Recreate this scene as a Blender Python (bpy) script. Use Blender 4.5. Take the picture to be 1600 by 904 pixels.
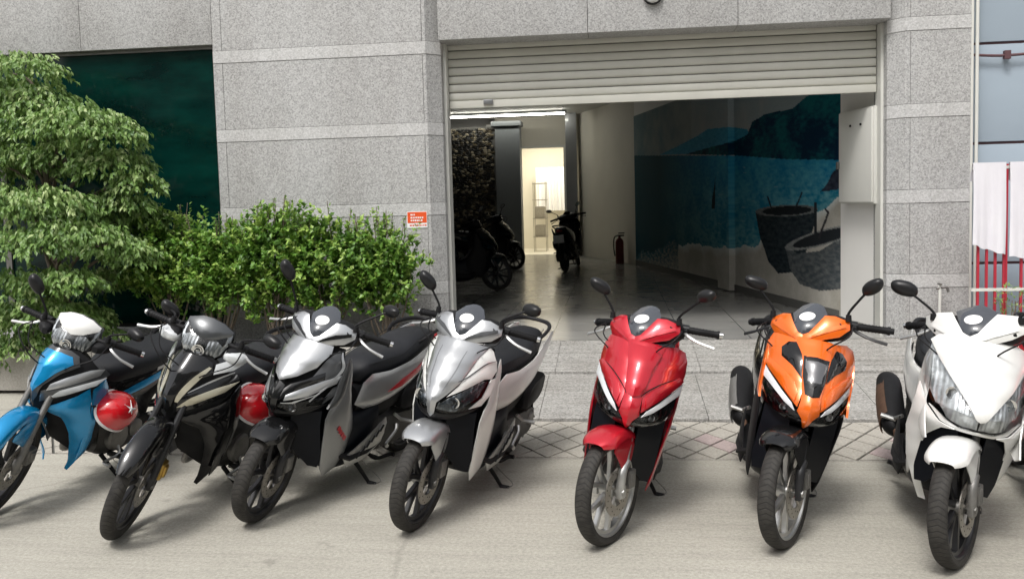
import bpy, bmesh, math, random
from mathutils import Vector, Matrix, noise
random.seed(7)
R = math.radians
for o in list(bpy.data.objects): bpy.data.objects.remove(o)
S = bpy.context.scene
COL = S.collection

# ---------------------------------------------------------------- camera
F_PX, PITCH, ROLL, YAW, PX, PY = 1350., R(4), 0.027, R(-6.8), 800., 406.
CAM = Vector((0, -7.8, 1.56))
fw = Vector((math.sin(YAW)*math.cos(PITCH), math.cos(YAW)*math.cos(PITCH), -math.sin(PITCH)))
r0 = Vector((math.cos(YAW), -math.sin(YAW), 0)); u0 = r0.cross(fw)
rt = r0*math.cos(ROLL)-u0*math.sin(ROLL); up = u0*math.cos(ROLL)+r0*math.sin(ROLL)
cam = bpy.data.cameras.new('camera'); camo = bpy.data.objects.new('camera', cam); COL.objects.link(camo)
camo.matrix_world = Matrix.Translation(CAM) @ Matrix((rt, up, -fw)).transposed().to_4x4()
cam.sensor_width = 36; cam.lens = F_PX/1600*36; cam.shift_y = -(452-PY)/1600
cam.clip_start = .05; cam.clip_end = 2000
S.camera = camo
def ray(px, py): return fw*F_PX + rt*(px-PX) - up*(py-PY)
def at_z(px, py, z=0.):                       # a measured point of the photograph on a level surface
    d = ray(px, py); return CAM + d*((z-CAM.z)/d.z)
def at_y(px, py, Y=0.):                       # ... or on an upright plane parallel to the facade
    d = ray(px, py); return CAM + d*((Y-CAM.y)/d.y)

# ---------------------------------------------------------------- light
W = bpy.data.worlds.new('World'); S.world = W; W.use_nodes = True
nt = W.node_tree; nt.nodes.clear()
sky = nt.nodes.new('ShaderNodeTexSky'); sky.sky_type = 'NISHITA'; sky.sun_disc = False
SUN_EL, SUN_AZ = R(58), R(200)                # overcast: soft light from high up, a little from the street side
sky.sun_elevation = SUN_EL; sky.sun_rotation = SUN_AZ; sky.dust_density = 6; sky.air_density = 1.2; sky.ozone_density = .5
hs = nt.nodes.new('ShaderNodeHueSaturation'); hs.inputs['Saturation'].default_value = .22
bg = nt.nodes.new('ShaderNodeBackground'); bg.inputs[1].default_value = .13
wo = nt.nodes.new('ShaderNodeOutputWorld')
nt.links.new(sky.outputs[0], hs.inputs['Color']); nt.links.new(hs.outputs[0], bg.inputs[0]); nt.links.new(bg.outputs[0], wo.inputs[0])
sl = bpy.data.lights.new('sun', 'SUN'); sl.energy = 1.4; sl.angle = R(14); sl.color = (1, .97, .93)
so = bpy.data.objects.new('sun', sl); COL.objects.link(so)
sd = Vector((math.sin(SUN_AZ)*math.cos(SUN_EL), math.cos(SUN_AZ)*math.cos(SUN_EL), math.sin(SUN_EL)))
so.rotation_euler = (-sd).to_track_quat('-Z', 'Y').to_euler()
S.view_settings.view_transform = 'Standard'; S.view_settings.look = 'None'
S.view_settings.exposure = 0.5; S.view_settings.gamma = 1
S.render.engine = 'CYCLES'
S.cycles.max_bounces = 7; S.cycles.diffuse_bounces = 6; S.cycles.transparent_max_bounces = 12; S.cycles.sample_clamp_indirect = 6

# ---------------------------------------------------------------- materials
def newmat(name):
    m = bpy.data.materials.new(name); m.use_nodes = True; t = m.node_tree
    return m, t, t.nodes['Principled BSDF']
def nd(t, typ, **kw):
    n = t.nodes.new(typ)
    for k, v in kw.items():
        if k in n.inputs: n.inputs[k].default_value = v
        else: setattr(n, k, v)
    return n
def coords(t, scale=(1,1,1), kind='Object'):
    c = nd(t, 'ShaderNodeTexCoord'); mp = nd(t, 'ShaderNodeMapping'); mp.inputs['Scale'].default_value = scale
    t.links.new(c.outputs[kind], mp.inputs[0]); return mp.outputs[0]
def ramp(t, fac, stops):
    r = nd(t, 'ShaderNodeValToRGB'); e = r.color_ramp.elements
    while len(e) < len(stops): e.new(.5)
    for q, (p, c) in zip(e, stops): q.position = p; q.color = (*c, 1) if len(c) == 3 else c
    t.links.new(fac, r.inputs[0]); return r.outputs[0]
def noise_(t, vec, scale, detail=4, rough=.6):
    n = nd(t, 'ShaderNodeTexNoise', Scale=scale, Detail=detail, Roughness=rough); t.links.new(vec, n.inputs['Vector']); return n.outputs['Fac']
def mixc(t, fac, a, b, mode='MIX'):
    m = nd(t, 'ShaderNodeMix', data_type='RGBA', blend_type=mode)
    for s, v in ((0, fac), (6, a), (7, b)):
        if isinstance(v, (int, float)): m.inputs[s].default_value = v
        elif isinstance(v, tuple): m.inputs[s].default_value = (*v, 1)
        else: t.links.new(v, m.inputs[s])
    return m.outputs[2]
def bump(t, b, h, strength=.3, dist=.01):
    n = nd(t, 'ShaderNodeBump', Strength=strength, Distance=dist); t.links.new(h, n.inputs['Height']); t.links.new(n.outputs[0], b.inputs['Normal'])
def plain(name, col, rough=.5, metal=0., coat=0., spec=.5, vary=.15, scale=30, bmp=0., crough=.03):
    m, t, b = newmat(name); v = coords(t)
    n = noise_(t, v, scale)
    c = mixc(t, n, tuple(x*(1-vary) for x in col), tuple(min(1, x*(1+vary)) for x in col)); t.links.new(c, b.inputs['Base Color'])
    b.inputs['Metallic'].default_value = metal; b.inputs['Coat Weight'].default_value = coat; b.inputs['Coat Roughness'].default_value = crough
    b.inputs['Specular IOR Level'].default_value = spec
    n2 = noise_(t, v, scale*.3); mr = nd(t, 'ShaderNodeMapRange'); mr.inputs[3].default_value = max(.02, rough-.07); mr.inputs[4].default_value = min(1, rough+.1)
    t.links.new(n2, mr.inputs[0]); t.links.new(mr.outputs[0], b.inputs['Roughness'])
    if bmp: bump(t, b, n, bmp, .004)
    return m
def paint(name, col, metal=.5, rough=.32, coat=.9, spec=.5, dust_=.06):
    m, t, b = newmat(name); v = coords(t)
    fl = nd(t, 'ShaderNodeTexVoronoi', Scale=900); t.links.new(v, fl.inputs['Vector'])
    c = mixc(t, fl.outputs['Distance'], tuple(min(1, x*1.15) for x in col), tuple(x*.85 for x in col))
    dn = noise_(t, v, 7, 6); dust = ramp(t, dn, [(.55, (0,0,0)), (.85, (dust_,)*3)])
    c2 = mixc(t, dust, c, (.32,.3,.27)); t.links.new(c2, b.inputs['Base Color'])
    b.inputs['Metallic'].default_value = metal; b.inputs['Coat Weight'].default_value = coat
    cr = ramp(t, noise_(t, v, 12, 5), [(.3, (.02,)*3), (.8, (.14,)*3)]); t.links.new(cr, b.inputs['Coat Roughness'])
    b.inputs['Roughness'].default_value = rough; b.inputs['Specular IOR Level'].default_value = spec
    return m
M = {}
# granite: fine crystals of light grey, mid grey and dark mica
def granite(name, lo, mid, hi, scale=150, rough=.65):
    m, t, b = newmat(name); v = coords(t)
    vo = nd(t, 'ShaderNodeTexVoronoi', Scale=scale*.55); t.links.new(v, vo.inputs['Vector'])
    sep = nd(t, 'ShaderNodeSeparateColor'); t.links.new(vo.outputs['Color'], sep.inputs[0])
    c = ramp(t, sep.outputs[0], [(0, lo), (.14, lo), (.2, mid), (.62, mid), (.72, hi), (1, hi)])
    n = noise_(t, v, scale*.9, 3); c = mixc(t, .35, c, ramp(t, n, [(.35, lo), (.65, hi)]))
    st = noise_(t, coords(t, (1.2, 1.2, .35)), 1.6, 5)
    c = mixc(t, .8, c, ramp(t, st, [(.35, (.42,.41,.4)), (.6, (.56,.56,.56))]), 'SOFT_LIGHT')
    if rough > .7: sx = noise_(t, coords(t, (1, 22, 1)), 1.3, 7, .7); c = mixc(t, .7, c, ramp(t, sx, [(.3, (.36,.355,.34)), (.5, (.5,)*3), (.7, (.6,)*3)]), 'OVERLAY')
    t.links.new(c, b.inputs['Base Color']); b.inputs['Roughness'].default_value = rough
    bump(t, b, n, .15, .003); return m
M['granite'] = granite('grey_granite', (.22,.22,.218), (.345,.345,.34), (.49,.49,.485), 170)
M['granite_band'] = granite('pale_granite', (.33,.33,.327), (.44,.44,.435), (.56,.56,.555), 170)
M['granite_ramp'] = granite('worn_granite', (.15,.147,.138), (.25,.245,.23), (.36,.35,.33), rough=.75)
M['joint'] = plain('dark_joint', (.1,.098,.09), .9)
# concrete road with streaks, stains and grit
def concrete(name, a, b_, streak=True):
    m, t, b = newmat(name); v = coords(t)
    big = noise_(t, v, .9, 6, .65); fine = noise_(t, v, 60, 5, .7); sx = noise_(t, coords(t, (1, 14, 1)), 1.1, 8, .72)
    c = mixc(t, big, a, b_)
    if streak: c = mixc(t, .55, c, ramp(t, sx, [(.3, (.37,.365,.36)), (.5, (.5,.5,.5)), (.75, (.58,.575,.57))]), 'OVERLAY')
    c = mixc(t, .6, c, ramp(t, fine, [(.35, (.34,)*3), (.65, (.62,)*3)]), 'OVERLAY'); f2 = noise_(t, v, 220, 3, .7); c = mixc(t, .5, c, ramp(t, f2, [(.35, (.36,)*3), (.65, (.62,)*3)]), 'OVERLAY')
    spots = noise_(t, v, 5.5, 3, .5); c = mixc(t, ramp(t, spots, [(.66, (0,0,0)), (.74, (.45,.45,.45))]), c, tuple(x*.55 for x in a))
    v3 = nd(t, 'ShaderNodeTexVoronoi', Scale=11); t.links.new(v, v3.inputs['Vector'])
    c = mixc(t, ramp(t, v3.outputs['Distance'], [(.02, (.6,)*3), (.05, (0,0,0))]), c, tuple(x*.45 for x in a))
    cr = nd(t, 'ShaderNodeTexVoronoi', Scale=.22, feature='DISTANCE_TO_EDGE'); wv = nd(t, 'ShaderNodeMixRGB'); wv.inputs[0].default_value = .12
    nn = nd(t, 'ShaderNodeTexNoise', Scale=2.2, Detail=6); t.links.new(v, nn.inputs['Vector']); t.links.new(v, wv.inputs[1]); t.links.new(nn.outputs['Color'], wv.inputs[2]); t.links.new(wv.outputs[0], cr.inputs['Vector'])
    c = mixc(t, ramp(t, cr.outputs['Distance'], [(.0, (.3,)*3), (.0022, (0,0,0))]), c, tuple(x*.5 for x in a))
    t.links.new(c, b.inputs['Base Color']); b.inputs['Roughness'].default_value = .88
    ad = nd(t, 'ShaderNodeMath', operation='ADD'); t.links.new(fine, ad.inputs[0]); t.links.new(sx, ad.inputs[1]); bump(t, b, ad.outputs[0], .35, .006)
    return m
M['road'] = concrete('road_concrete', (.28,.268,.23), (.43,.412,.36))
M['tile_paving'] = concrete('cement_tile', (.31,.29,.25), (.42,.395,.35), False)
M['tile_pink'] = concrete('pinkish_cement_tile', (.36,.29,.275), (.43,.35,.335), False)
M['planter'] = concrete('planter_concrete', (.3,.285,.26), (.42,.4,.36), False)
M['joint_light'] = plain('mortar_joint', (.2,.198,.19), .9)
M['soil'] = plain('soil', (.05,.038,.028), .95, scale=20, bmp=1)
M['shutter'] = plain('shutter_enamel', (.56,.555,.5), .42, vary=.16, scale=2.5)
M['shutter_dark'] = plain('shutter_gap', (.1,.1,.09), .7)
M['white_wall'] = plain('white_wall_paint', (.72,.71,.68), .7, vary=.06, scale=2)
M['cream_wall'] = plain('cream_wall_paint', (.62,.59,.51), .7, vary=.08, scale=2)
M['ceiling'] = plain('ceiling_paint', (.6,.6,.58), .8, vary=.05)
M['dark_pillar'] = plain('dark_pillar_paint', (.13,.14,.145), .5)
M['steel_white'] = plain('white_enamelled_steel', (.62,.62,.58), .35, vary=.05, scale=5)
M['black_plastic'] = plain('black_plastic', (.01,.01,.011), .35, scale=20, spec=.35)
M['matt_black'] = plain('matt_black_plastic', (.01,.01,.011), .55, bmp=.15, scale=60, spec=.22)
M['navy_plastic'] = plain('dark_inner_plastic', (.005,.006,.009), .4, scale=20, spec=.15)
M['gloss_black'] = paint('gloss_black_paint', (.006,.006,.0065), 0, .25, 1., .1, .012)
M['rubber'] = plain('rubber', (.022,.022,.022), .75, scale=15)
M['vinyl'] = plain('seat_vinyl', (.013,.014,.017), .48, scale=260, bmp=.3, spec=.28)
M['chrome'] = plain('chrome', (.75,.75,.75), .12, 1)
M['alloy'] = plain('cast_alloy', (.5,.5,.49), .38, .9, scale=25)
M['dull_alloy'] = plain('dull_cast_alloy', (.22,.215,.205), .5, .8, scale=25, vary=.4)
M['engine'] = plain('dark_engine_metal', (.06,.058,.055), .5, .5, scale=30, vary=.45)
M['steel_disc'] = plain('brake_disc_steel', (.34,.32,.29), .35, .95, scale=40, vary=.25)
M['rust'] = plain('heat_browned_steel', (.13,.075,.05), .6, .6, scale=30, vary=.4)
M['gold'] = plain('gold_anodised', (.55,.36,.1), .35, .9)
M['black_rim'] = plain('black_cast_wheel', (.02,.02,.022), .35, .2)
M['silver_paint'] = paint('silver_paint', (.47,.48,.49), .75, .33)
M['pearl_white'] = paint('pearl_white_paint', (.74,.74,.72), .05, .3)
M['red_paint'] = paint('red_paint', (.52,.008,.022), .35, .28)
M['orange_paint'] = paint('orange_paint', (.86,.15,.008), .25, .28)
M['blue_paint'] = paint('blue_paint', (.0,.28,.60), .45, .26)
M['dark_grey_paint'] = paint('dark_grey_paint', (.085,.09,.095), .6, .3)
M['mid_grey_paint'] = paint('mid_grey_paint', (.25,.255,.26), .65, .35)
M['beige_paint'] = paint('champagne_paint', (.5,.47,.36), .5, .33)
M['red_trim'] = plain('red_trim', (.45,.01,.02), .3, coat=.8)
M['sticker_white'] = plain('white_sticker', (.8,.8,.8), .4)
M['helmet_red'] = plain('helmet_red', (.62,.008,.015), .2, coat=1, vary=.05)
M['screen_dark'] = plain('smoked_screen', (.05,.055,.065), .08, coat=1, vary=.3, scale=8)
M['amber'] = plain('amber_lens', (.75,.28,.03), .2, coat=1)
M['mirror_glass'] = plain('mirror_glass', (.8,.8,.8), .03, 1, vary=.02)
def clear(name, tint=(1,1,1), dark=.0):
    m = bpy.data.materials.new(name); m.use_nodes = True; t = m.node_tree; t.nodes.clear()
    o = nd(t, 'ShaderNodeOutputMaterial'); tr = nd(t, 'ShaderNodeBsdfTransparent'); tr.inputs[0].default_value = (*tint, 1)
    gl = nd(t, 'ShaderNodeBsdfGlossy'); gl.inputs['Roughness'].default_value = .04; fr = nd(t, 'ShaderNodeFresnel', IOR=1.5)
    mx = nd(t, 'ShaderNodeMixShader'); t.links.new(fr.outputs[0], mx.inputs[0]); t.links.new(tr.outputs[0], mx.inputs[1]); t.links.new(gl.outputs[0], mx.inputs[2]); t.links.new(mx.outputs[0], o.inputs[0])
    return m
M['lens'] = clear('clear_lens', (.93,.95,.96)); M['smoke_lens'] = clear('smoked_lens', (.3,.33,.36))
def reflector(name, dark, light, scale=38, thr=.55, metal=.7, rough=.24):
    m, t, b = newmat(name); v = coords(t)
    wv = nd(t, 'ShaderNodeTexWave', Scale=scale*.45, Distortion=1.5); t.links.new(v, wv.inputs['Vector']); n = noise_(t, v, scale*.6, 2)
    t.links.new(ramp(t, n, [(thr-.12, dark), (thr+.12, light)]), b.inputs['Base Color'])
    b.inputs['Metallic'].default_value = metal; b.inputs['Roughness'].default_value = rough
    bump(t, b, wv.outputs['Fac'], .28, .01); return m
M['reflector'] = reflector('lamp_reflector', (.35,.36,.37), (.8,.81,.83))
M['reflector_dark'] = reflector('dark_lamp_reflector', (.03,.032,.035), (.3,.31,.32), 30, .75)
def tyre_mat():
    m, t, b = newmat('tyre_rubber'); uv = coords(t, (1,1,1), 'UV'); v = coords(t)
    sp = nd(t, 'ShaderNodeSeparateXYZ'); t.links.new(uv, sp.inputs[0])
    # chevron grooves across the tread, plain side walls
    ab = nd(t, 'ShaderNodeMath', operation='PINGPONG'); ab.inputs[1].default_value = .5; t.links.new(sp.outputs[1], ab.inputs[0])
    mu = nd(t, 'ShaderNodeMath', operation='MULTIPLY'); mu.inputs[1].default_value = 3.; t.links.new(ab.outputs[0], mu.inputs[0])
    m2 = nd(t, 'ShaderNodeMath', operation='MULTIPLY'); m2.inputs[1].default_value = 64; t.links.new(sp.outputs[0], m2.inputs[0])
    ad = nd(t, 'ShaderNodeMath', operation='ADD'); t.links.new(mu.outputs[0], ad.inputs[0]); t.links.new(m2.outputs[0], ad.inputs[1])
    pp = nd(t, 'ShaderNodeMath', operation='PINGPONG'); pp.inputs[1].default_value = .5; t.links.new(ad.outputs[0], pp.inputs[0])
    g = ramp(t, pp.outputs[0], [(.06, (0,0,0)), (.14, (1,1,1))])
    band = ramp(t, ab.outputs[0], [(.2, (1,1,1)), (.24, (0,0,0))])
    h = nd(t, 'ShaderNodeMath', operation='MAXIMUM'); t.links.new(g, h.inputs[0]); t.links.new(band, h.inputs[1])
    n = noise_(t, v, 25, 5)
    base = ramp(t, n, [(.3, (.018,.017,.016)), (.7, (.045,.042,.038))])
    c = mixc(t, h.outputs[0], (.02,.019,.018), base); t.links.new(c, b.inputs['Base Color']); b.inputs['Roughness'].default_value = .72; b.inputs['Specular IOR Level'].default_value = .3
    bump(t, b, h.outputs[0], .4, .003); return m
M['tyre'] = tyre_mat()

# ---------------------------------------------------------------- helpers
def tag(o, label=None, cat=None, group=None, kind=None):
    for k, v in (('label', label), ('category', cat), ('group', group), ('kind', kind)):
        if v: o[k] = v
    return o
def empty(name, loc=(0,0,0), parent=None):
    o = bpy.data.objects.new(name, None); COL.objects.link(o); o.location = loc; o.parent = parent; o.empty_display_size = .1; return o
def build(name, bm, mat, parent=None, smooth=35, sub=0):
    me = bpy.data.meshes.new(name)
    bm.normal_update(); bm.to_mesh(me); bm.free()
    return link(name, me, mat, parent, smooth, sub)
def link(name, me, mat, parent=None, smooth=35, sub=0):
    o = bpy.data.objects.new(name, me); COL.objects.link(o); o.parent = parent
    if mat and not me.materials:
        me.materials.append(M[mat] if isinstance(mat, str) else mat)
        if smooth:
            me.polygons.foreach_set('use_smooth', [True]*len(me.polygons)); me.set_sharp_from_angle(angle=R(smooth))
    if sub:
        s = o.modifiers.new('sub', 'SUBSURF'); s.levels = s.render_levels = sub
    return o
def box(bm, x0, x1, y0, y1, z0, z1, bev=0., mtx=None):
    vs = [bm.verts.new((x, y, z)) for z in (z0, z1) for y in (y0, y1) for x in (x0, x1)]
    fs = [bm.faces.new([vs[i] for i in f]) for f in ((0,2,3,1), (4,5,7,6), (0,1,5,4), (2,6,7,3), (0,4,6,2), (1,3,7,5))]
    g = vs
    if bev:
        es = {e for f in fs for e in f.edges}
        rr = bmesh.ops.bevel(bm, geom=list(es), offset=bev, segments=2, affect='EDGES', profile=.6); g = list({v for f in rr['faces'] for v in f.verts} | {v for v in vs if v.is_valid})
    if mtx is not None: bmesh.ops.transform(bm, matrix=mtx, verts=g)
    return g
def boxo(name, dims, mat, parent=None, bev=0., mtx=None):
    bm = bmesh.new(); box(bm, *dims, bev=bev, mtx=mtx); return build(name, bm, mat, parent)
def catmull(pts, n=6):
    P = [Vector(p) for p in pts]
    if len(P) < 3: return P
    Q = [2*P[0]-P[1]] + P + [2*P[-1]-P[-2]]; out = []
    for i in range(1, len(Q)-2):
        a, b, c, d = Q[i-1:i+3]
        for k in range(n):
            t = k/n; out.append(.5*((2*b)+(c-a)*t+(2*a-5*b+4*c-d)*t*t+(3*b-a-3*c+d)*t**3))
    out.append(P[-1]); return out
def tube(bm, pts, rad, seg=10, smooth=5, cap=True, flat=1.):
    P = catmull(pts, smooth) if smooth > 1 else [Vector(p) for p in pts]
    n = len(P); rings = []; prev = None
    for i, p in enumerate(P):
        t = (P[min(i+1, n-1)]-P[max(i-1, 0)]).normalized()
        if prev is None: a = t.orthogonal().normalized()
        else: a = (prev - t*prev.dot(t)).normalized()
        prev = a; b = t.cross(a)
        f = i/(n-1)
        if callable(rad): r = rad(f)
        elif isinstance(rad, (list, tuple)):
            k = f*(len(rad)-1); j = min(int(k), len(rad)-2); r = rad[j]+(rad[j+1]-rad[j])*(k-j)
        else: r = rad
        rings.append([bm.verts.new(p + (a*math.cos(q)+b*math.sin(q)*flat)*r) for q in [2*math.pi*s/seg for s in range(seg)]])
    for A, B in zip(rings, rings[1:]):
        for s in range(seg): bm.faces.new((A[s], A[(s+1) % seg], B[(s+1) % seg], B[s]))
    if cap: bm.faces.new(rings[0][::-1]); bm.faces.new(rings[-1])
def lathe(bm, prof, seg=48, c=(0,0,0), axis='x', uv=False, closed=False):
    # prof: (axial, radius)
    c = Vector(c); rings = []
    def pt(a, r, q):
        if axis == 'x': v = Vector((a, r*math.cos(q), r*math.sin(q)))
        elif axis == 'y': v = Vector((r*math.cos(q), a, r*math.sin(q)))
        else: v = Vector((r*math.cos(q), r*math.sin(q), a))
        return c+v
    uvl = bm.loops.layers.uv.verify() if uv else None
    for a, r in prof: rings.append([bm.verts.new(pt(a, r, 2*math.pi*s/seg)) for s in range(seg)])
    n = len(rings)
    for i in range(n if closed else n-1):
        A, B = rings[i], rings[(i+1) % n]
        for s in range(seg):
            f = bm.faces.new((A[s], A[(s+1) % seg], B[(s+1) % seg], B[s]))
            if uv:
                for l, (uu, vv) in zip(f.loops, ((s, i), (s+1, i), (s+1, i+1), (s, i+1))): l[uvl].uv = (uu/seg, vv/(n if closed else n-1))
    if not closed:
        if prof[0][1] < 1e-4 or prof[-1][1] < 1e-4: bmesh.ops.remove_doubles(bm, verts=[v for r in rings for v in r], dist=1e-5)
def loft(bm, rings, close=True, cap=True):
    V = [[bm.verts.new(p) for p in r] for r in rings]; n = len(V[0])
    for A, B in zip(V, V[1:]):
        for s in range(n if close else n-1): bm.faces.new((A[s], A[(s+1) % n], B[(s+1) % n], B[s]))
    if cap and close: bm.faces.new(V[0][::-1]); bm.faces.new(V[-1])
def sring(y, w, zb, zt, n=20, e=2.6, x=0., k=0.):          # super-ellipse ring across x at depth y (k tips it)
    o = []; cz = (zb+zt)/2; h = (zt-zb)/2
    for i in range(n):
        q = 2*math.pi*i/n; c, s = math.cos(q), math.sin(q)
        dz = h*math.copysign(abs(s)**(2/e), s)
        o.append(Vector((x+w*math.copysign(abs(c)**(2/e), c), y+k*dz, cz+dz)))
    return o
def loft_y(bm, secs, n=20, sm=4, e=2.6):                    # secs: (y, halfwidth, zbottom, ztop[, x])
    S_ = catmull([Vector((s[0], s[1], s[2])) for s in secs], sm); T_ = catmull([Vector((s[0], s[3], s[4] if len(s) > 4 else 0)) for s in secs], sm)
    loft(bm, [sring(a.x, max(a.y, .002), a.z, b.y, n, e, b.z) for a, b in zip(S_, T_)])
def chaikin(p, it=1, q=.25):
    for _ in range(it):
        o = []
        for i in range(len(p)):
            a, b = p[i], p[(i+1) % len(p)]
            o.append((a[0]*(1-q)+b[0]*q, a[1]*(1-q)+b[1]*q)); o.append((a[0]*q+b[0]*(1-q), a[1]*q+b[1]*(1-q)))
        p = o
    return p
def shell(bm, thick):
    bm.normal_update(); fs = bm.faces[:]; bd = [e for e in bm.edges if len(e.link_faces) == 1]
    nn = {v: v.normal.copy() for v in bm.verts}; back = {v: bm.verts.new(v.co-nn[v]*thick) for v in list(nn)}
    for e in bd:
        f = e.link_faces[0]; l = next(l for l in f.loops if l.edge == e); a, b = l.vert, l.link_loop_next.vert
        try: bm.faces.new((b, a, back[a], back[b]))
        except ValueError: pass
    for f in fs: bm.faces.new([back[v] for v in reversed(f.verts)])
def sheet(poly, fmap, h=.02, thick=.006, bulge=.004, rb=.012, mirror=False):
    """a body panel: polygon in (a,b), cut into a grid and mapped onto a surface fmap(a,b,off)->Vector; edges roll over by `bulge`"""
    bm = bmesh.new(); vs = [bm.verts.new((p[0], 0, p[1])) for p in poly]; f0 = bm.faces.new(vs)
    for ax, i in (((1,0,0), 0), ((0,0,1), 1)):
        lo, hi = min(p[i] for p in poly), max(p[i] for p in poly); k = math.ceil(lo/h)
        while k*h < hi:
            co = Vector((0,0,0)); co[0 if i == 0 else 2] = k*h
            bmesh.ops.bisect_plane(bm, geom=bm.verts[:]+bm.edges[:]+bm.faces[:], plane_co=co, plane_no=ax, dist=1e-6); k += 1
    # an inset ring keeps the rolled edge crisp
    seg = [(Vector((poly[i][0], poly[i][1])), Vector((poly[(i+1) % len(poly)][0], poly[(i+1) % len(poly)][1]))) for i in range(len(poly))]
    if bulge:
        bmesh.ops.inset_region(bm, faces=bm.faces[:], thickness=rb*.3, use_even_offset=False)
    def dist(x, z):
        p = Vector((x, z)); best = 9
        for a, b in seg:
            ab = b-a; t = max(0, min(1, (p-a).dot(ab)/max(ab.length_squared, 1e-9))); best = min(best, (p-a-ab*t).length)
        return best
    for v in bm.verts:
        d = dist(v.co.x, v.co.z) if bulge else 0
        v.co = fmap(v.co.x, v.co.z, bulge*(1-math.exp(-d/rb)) if bulge else 0)
    bmesh.ops.remove_doubles(bm, verts=bm.verts[:], dist=1e-5)
    if thick:
        bmesh.ops.recalc_face_normals(bm, faces=bm.faces[:])
        c = Vector((0,0,0)); nn = Vector((0,0,0))
        for f in bm.faces: nn += f.normal*f.calc_area()
        # make the outer side the one fmap offsets towards
        m0 = poly[0]; out = fmap(m0[0], m0[1], .01)-fmap(m0[0], m0[1], 0)
        if nn.dot(out) < 0: bmesh.ops.reverse_faces(bm, faces=bm.faces[:])
        shell(bm, thick)
    if mirror:
        g = bmesh.ops.duplicate(bm, geom=bm.verts[:]+bm.edges[:]+bm.faces[:])['geom']
        for v in [x for x in g if isinstance(x, bmesh.types.BMVert)]: v.co.x *= -1
        bmesh.ops.reverse_faces(bm, faces=[x for x in g if isinstance(x, bmesh.types.BMFace)])
    bmesh.ops.recalc_face_normals(bm, faces=bm.faces[:])
    return bm
def lerp_table(tab):
    tab = sorted(tab)
    def f(z):
        if z <= tab[0][0]: return tab[0][1:]
        if z >= tab[-1][0]: return tab[-1][1:]
        for a, b in zip(tab, tab[1:]):
            if a[0] <= z <= b[0]:
                t = (z-a[0])/(b[0]-a[0]); t = t*t*(3-2*t)*.5+t*.5
                return tuple(p+(q-p)*t for p, q in zip(a[1:], b[1:]))
    return f
# ================================================================ ground
def grid_sheet(name, x0, x1, y0, y1, z, mat, kind='structure', nx=1, ny=1, zf=None):
    bm = bmesh.new(); V = [[bm.verts.new((x0+(x1-x0)*i/nx, y0+(y1-y0)*j/ny, zf(x0+(x1-x0)*i/nx, y0+(y1-y0)*j/ny) if zf else z)) for i in range(nx+1)] for j in range(ny+1)]
    for j in range(ny):
        for i in range(nx): bm.faces.new((V[j][i], V[j][i+1], V[j+1][i+1], V[j+1][i]))
    return tag(build(name, bm, mat), kind=kind)
def gz(x, y): return .004*noise.noise((x*.8, y*.8, 0))
Y_EDGE, Y_STEP = -2.70, -1.845
grid_sheet('ground', -300, 300, -300, 300, -.03, 'road')
grid_sheet('road', -14, 12, -12, Y_EDGE, 0, 'road')
# ---- strip of diagonal tiles between the road and the door ramp
pav = grid_sheet('pavement', -14, 12, Y_EDGE, Y_STEP, -.012, 'joint')
def tile_mesh(kind, dx, dy, th=.016, gap=.009):
    bm = bmesh.new(); a, b = dx/2-gap, dy/2-gap*dy/dx
    if kind == 'full': p = [(a,0), (0,b), (-a,0), (0,-b)]
    elif kind == 'low': p = [(a-.004,0.004), (0,b), (-a+.004,0.004)]
    else: p = [(-a+.004,-.004), (0,-b), (a-.004,-.004)]
    lo = [bm.verts.new((x, y, 0)) for x, y in p]; mid = [bm.verts.new((x, y, th-.003)) for x, y in p]; hi = [bm.verts.new((x*.97, y*.97, th)) for x, y in p]
    n = len(p)
    for A, B in ((lo, mid), (mid, hi)):
        for i in range(n): bm.faces.new((A[i], A[(i+1) % n], B[(i+1) % n], B[i]))
    bm.faces.new(hi)
    me = bpy.data.meshes.new('tile'); bm.to_mesh(me); bm.free(); return me
DX = .2; DY = (Y_STEP-Y_EDGE-.01)/3
tm = {}
for k in ('full', 'low', 'up'):
    for mt in ('tile_paving', 'tile_pink'):
        me = tile_mesh(k, DX, DY); me.materials.append(M[mt]); tm[k, mt] = me
def tile(k, x, y, mt):
    o = bpy.data.objects.new('tile', tm[k, mt]); COL.objects.link(o); o.parent = pav
    o.location = (x, y, -.012+random.uniform(-.0015, .0015)); o.rotation_euler = (random.uniform(-.004, .004), random.uniform(-.004, .004), 0)
rest = bmesh.new()
for row in range(7):
    y = Y_EDGE+.005+row*DY/2
    for i in range(-40, 40):
        x = i*DX+(DX/2 if row % 2 else 0)+.07
        k = 'low' if row == 0 else 'up' if row == 6 else 'full'
        mt = 'tile_pink' if (1.5 < x < 2.1 and random.random() < .5) or random.random() < .04 else 'tile_paving'
        if -5.4 < x < 2.7: tile(k, x, y, mt)
        else:
            n0 = len(rest.verts); rest.from_mesh(tm[k, 'tile_paving']); rest.verts.ensure_lookup_table()
            bmesh.ops.translate(rest, verts=rest.verts[n0:], vec=(x, y, -.012))
tag(build('distant_tiles', rest, 'tile_paving', pav, smooth=0), kind='stuff')
boxo('kerb_stone', (-14, 12, Y_EDGE-.012, Y_EDGE-.001, -.02, .003), 'planter', pav)
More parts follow.
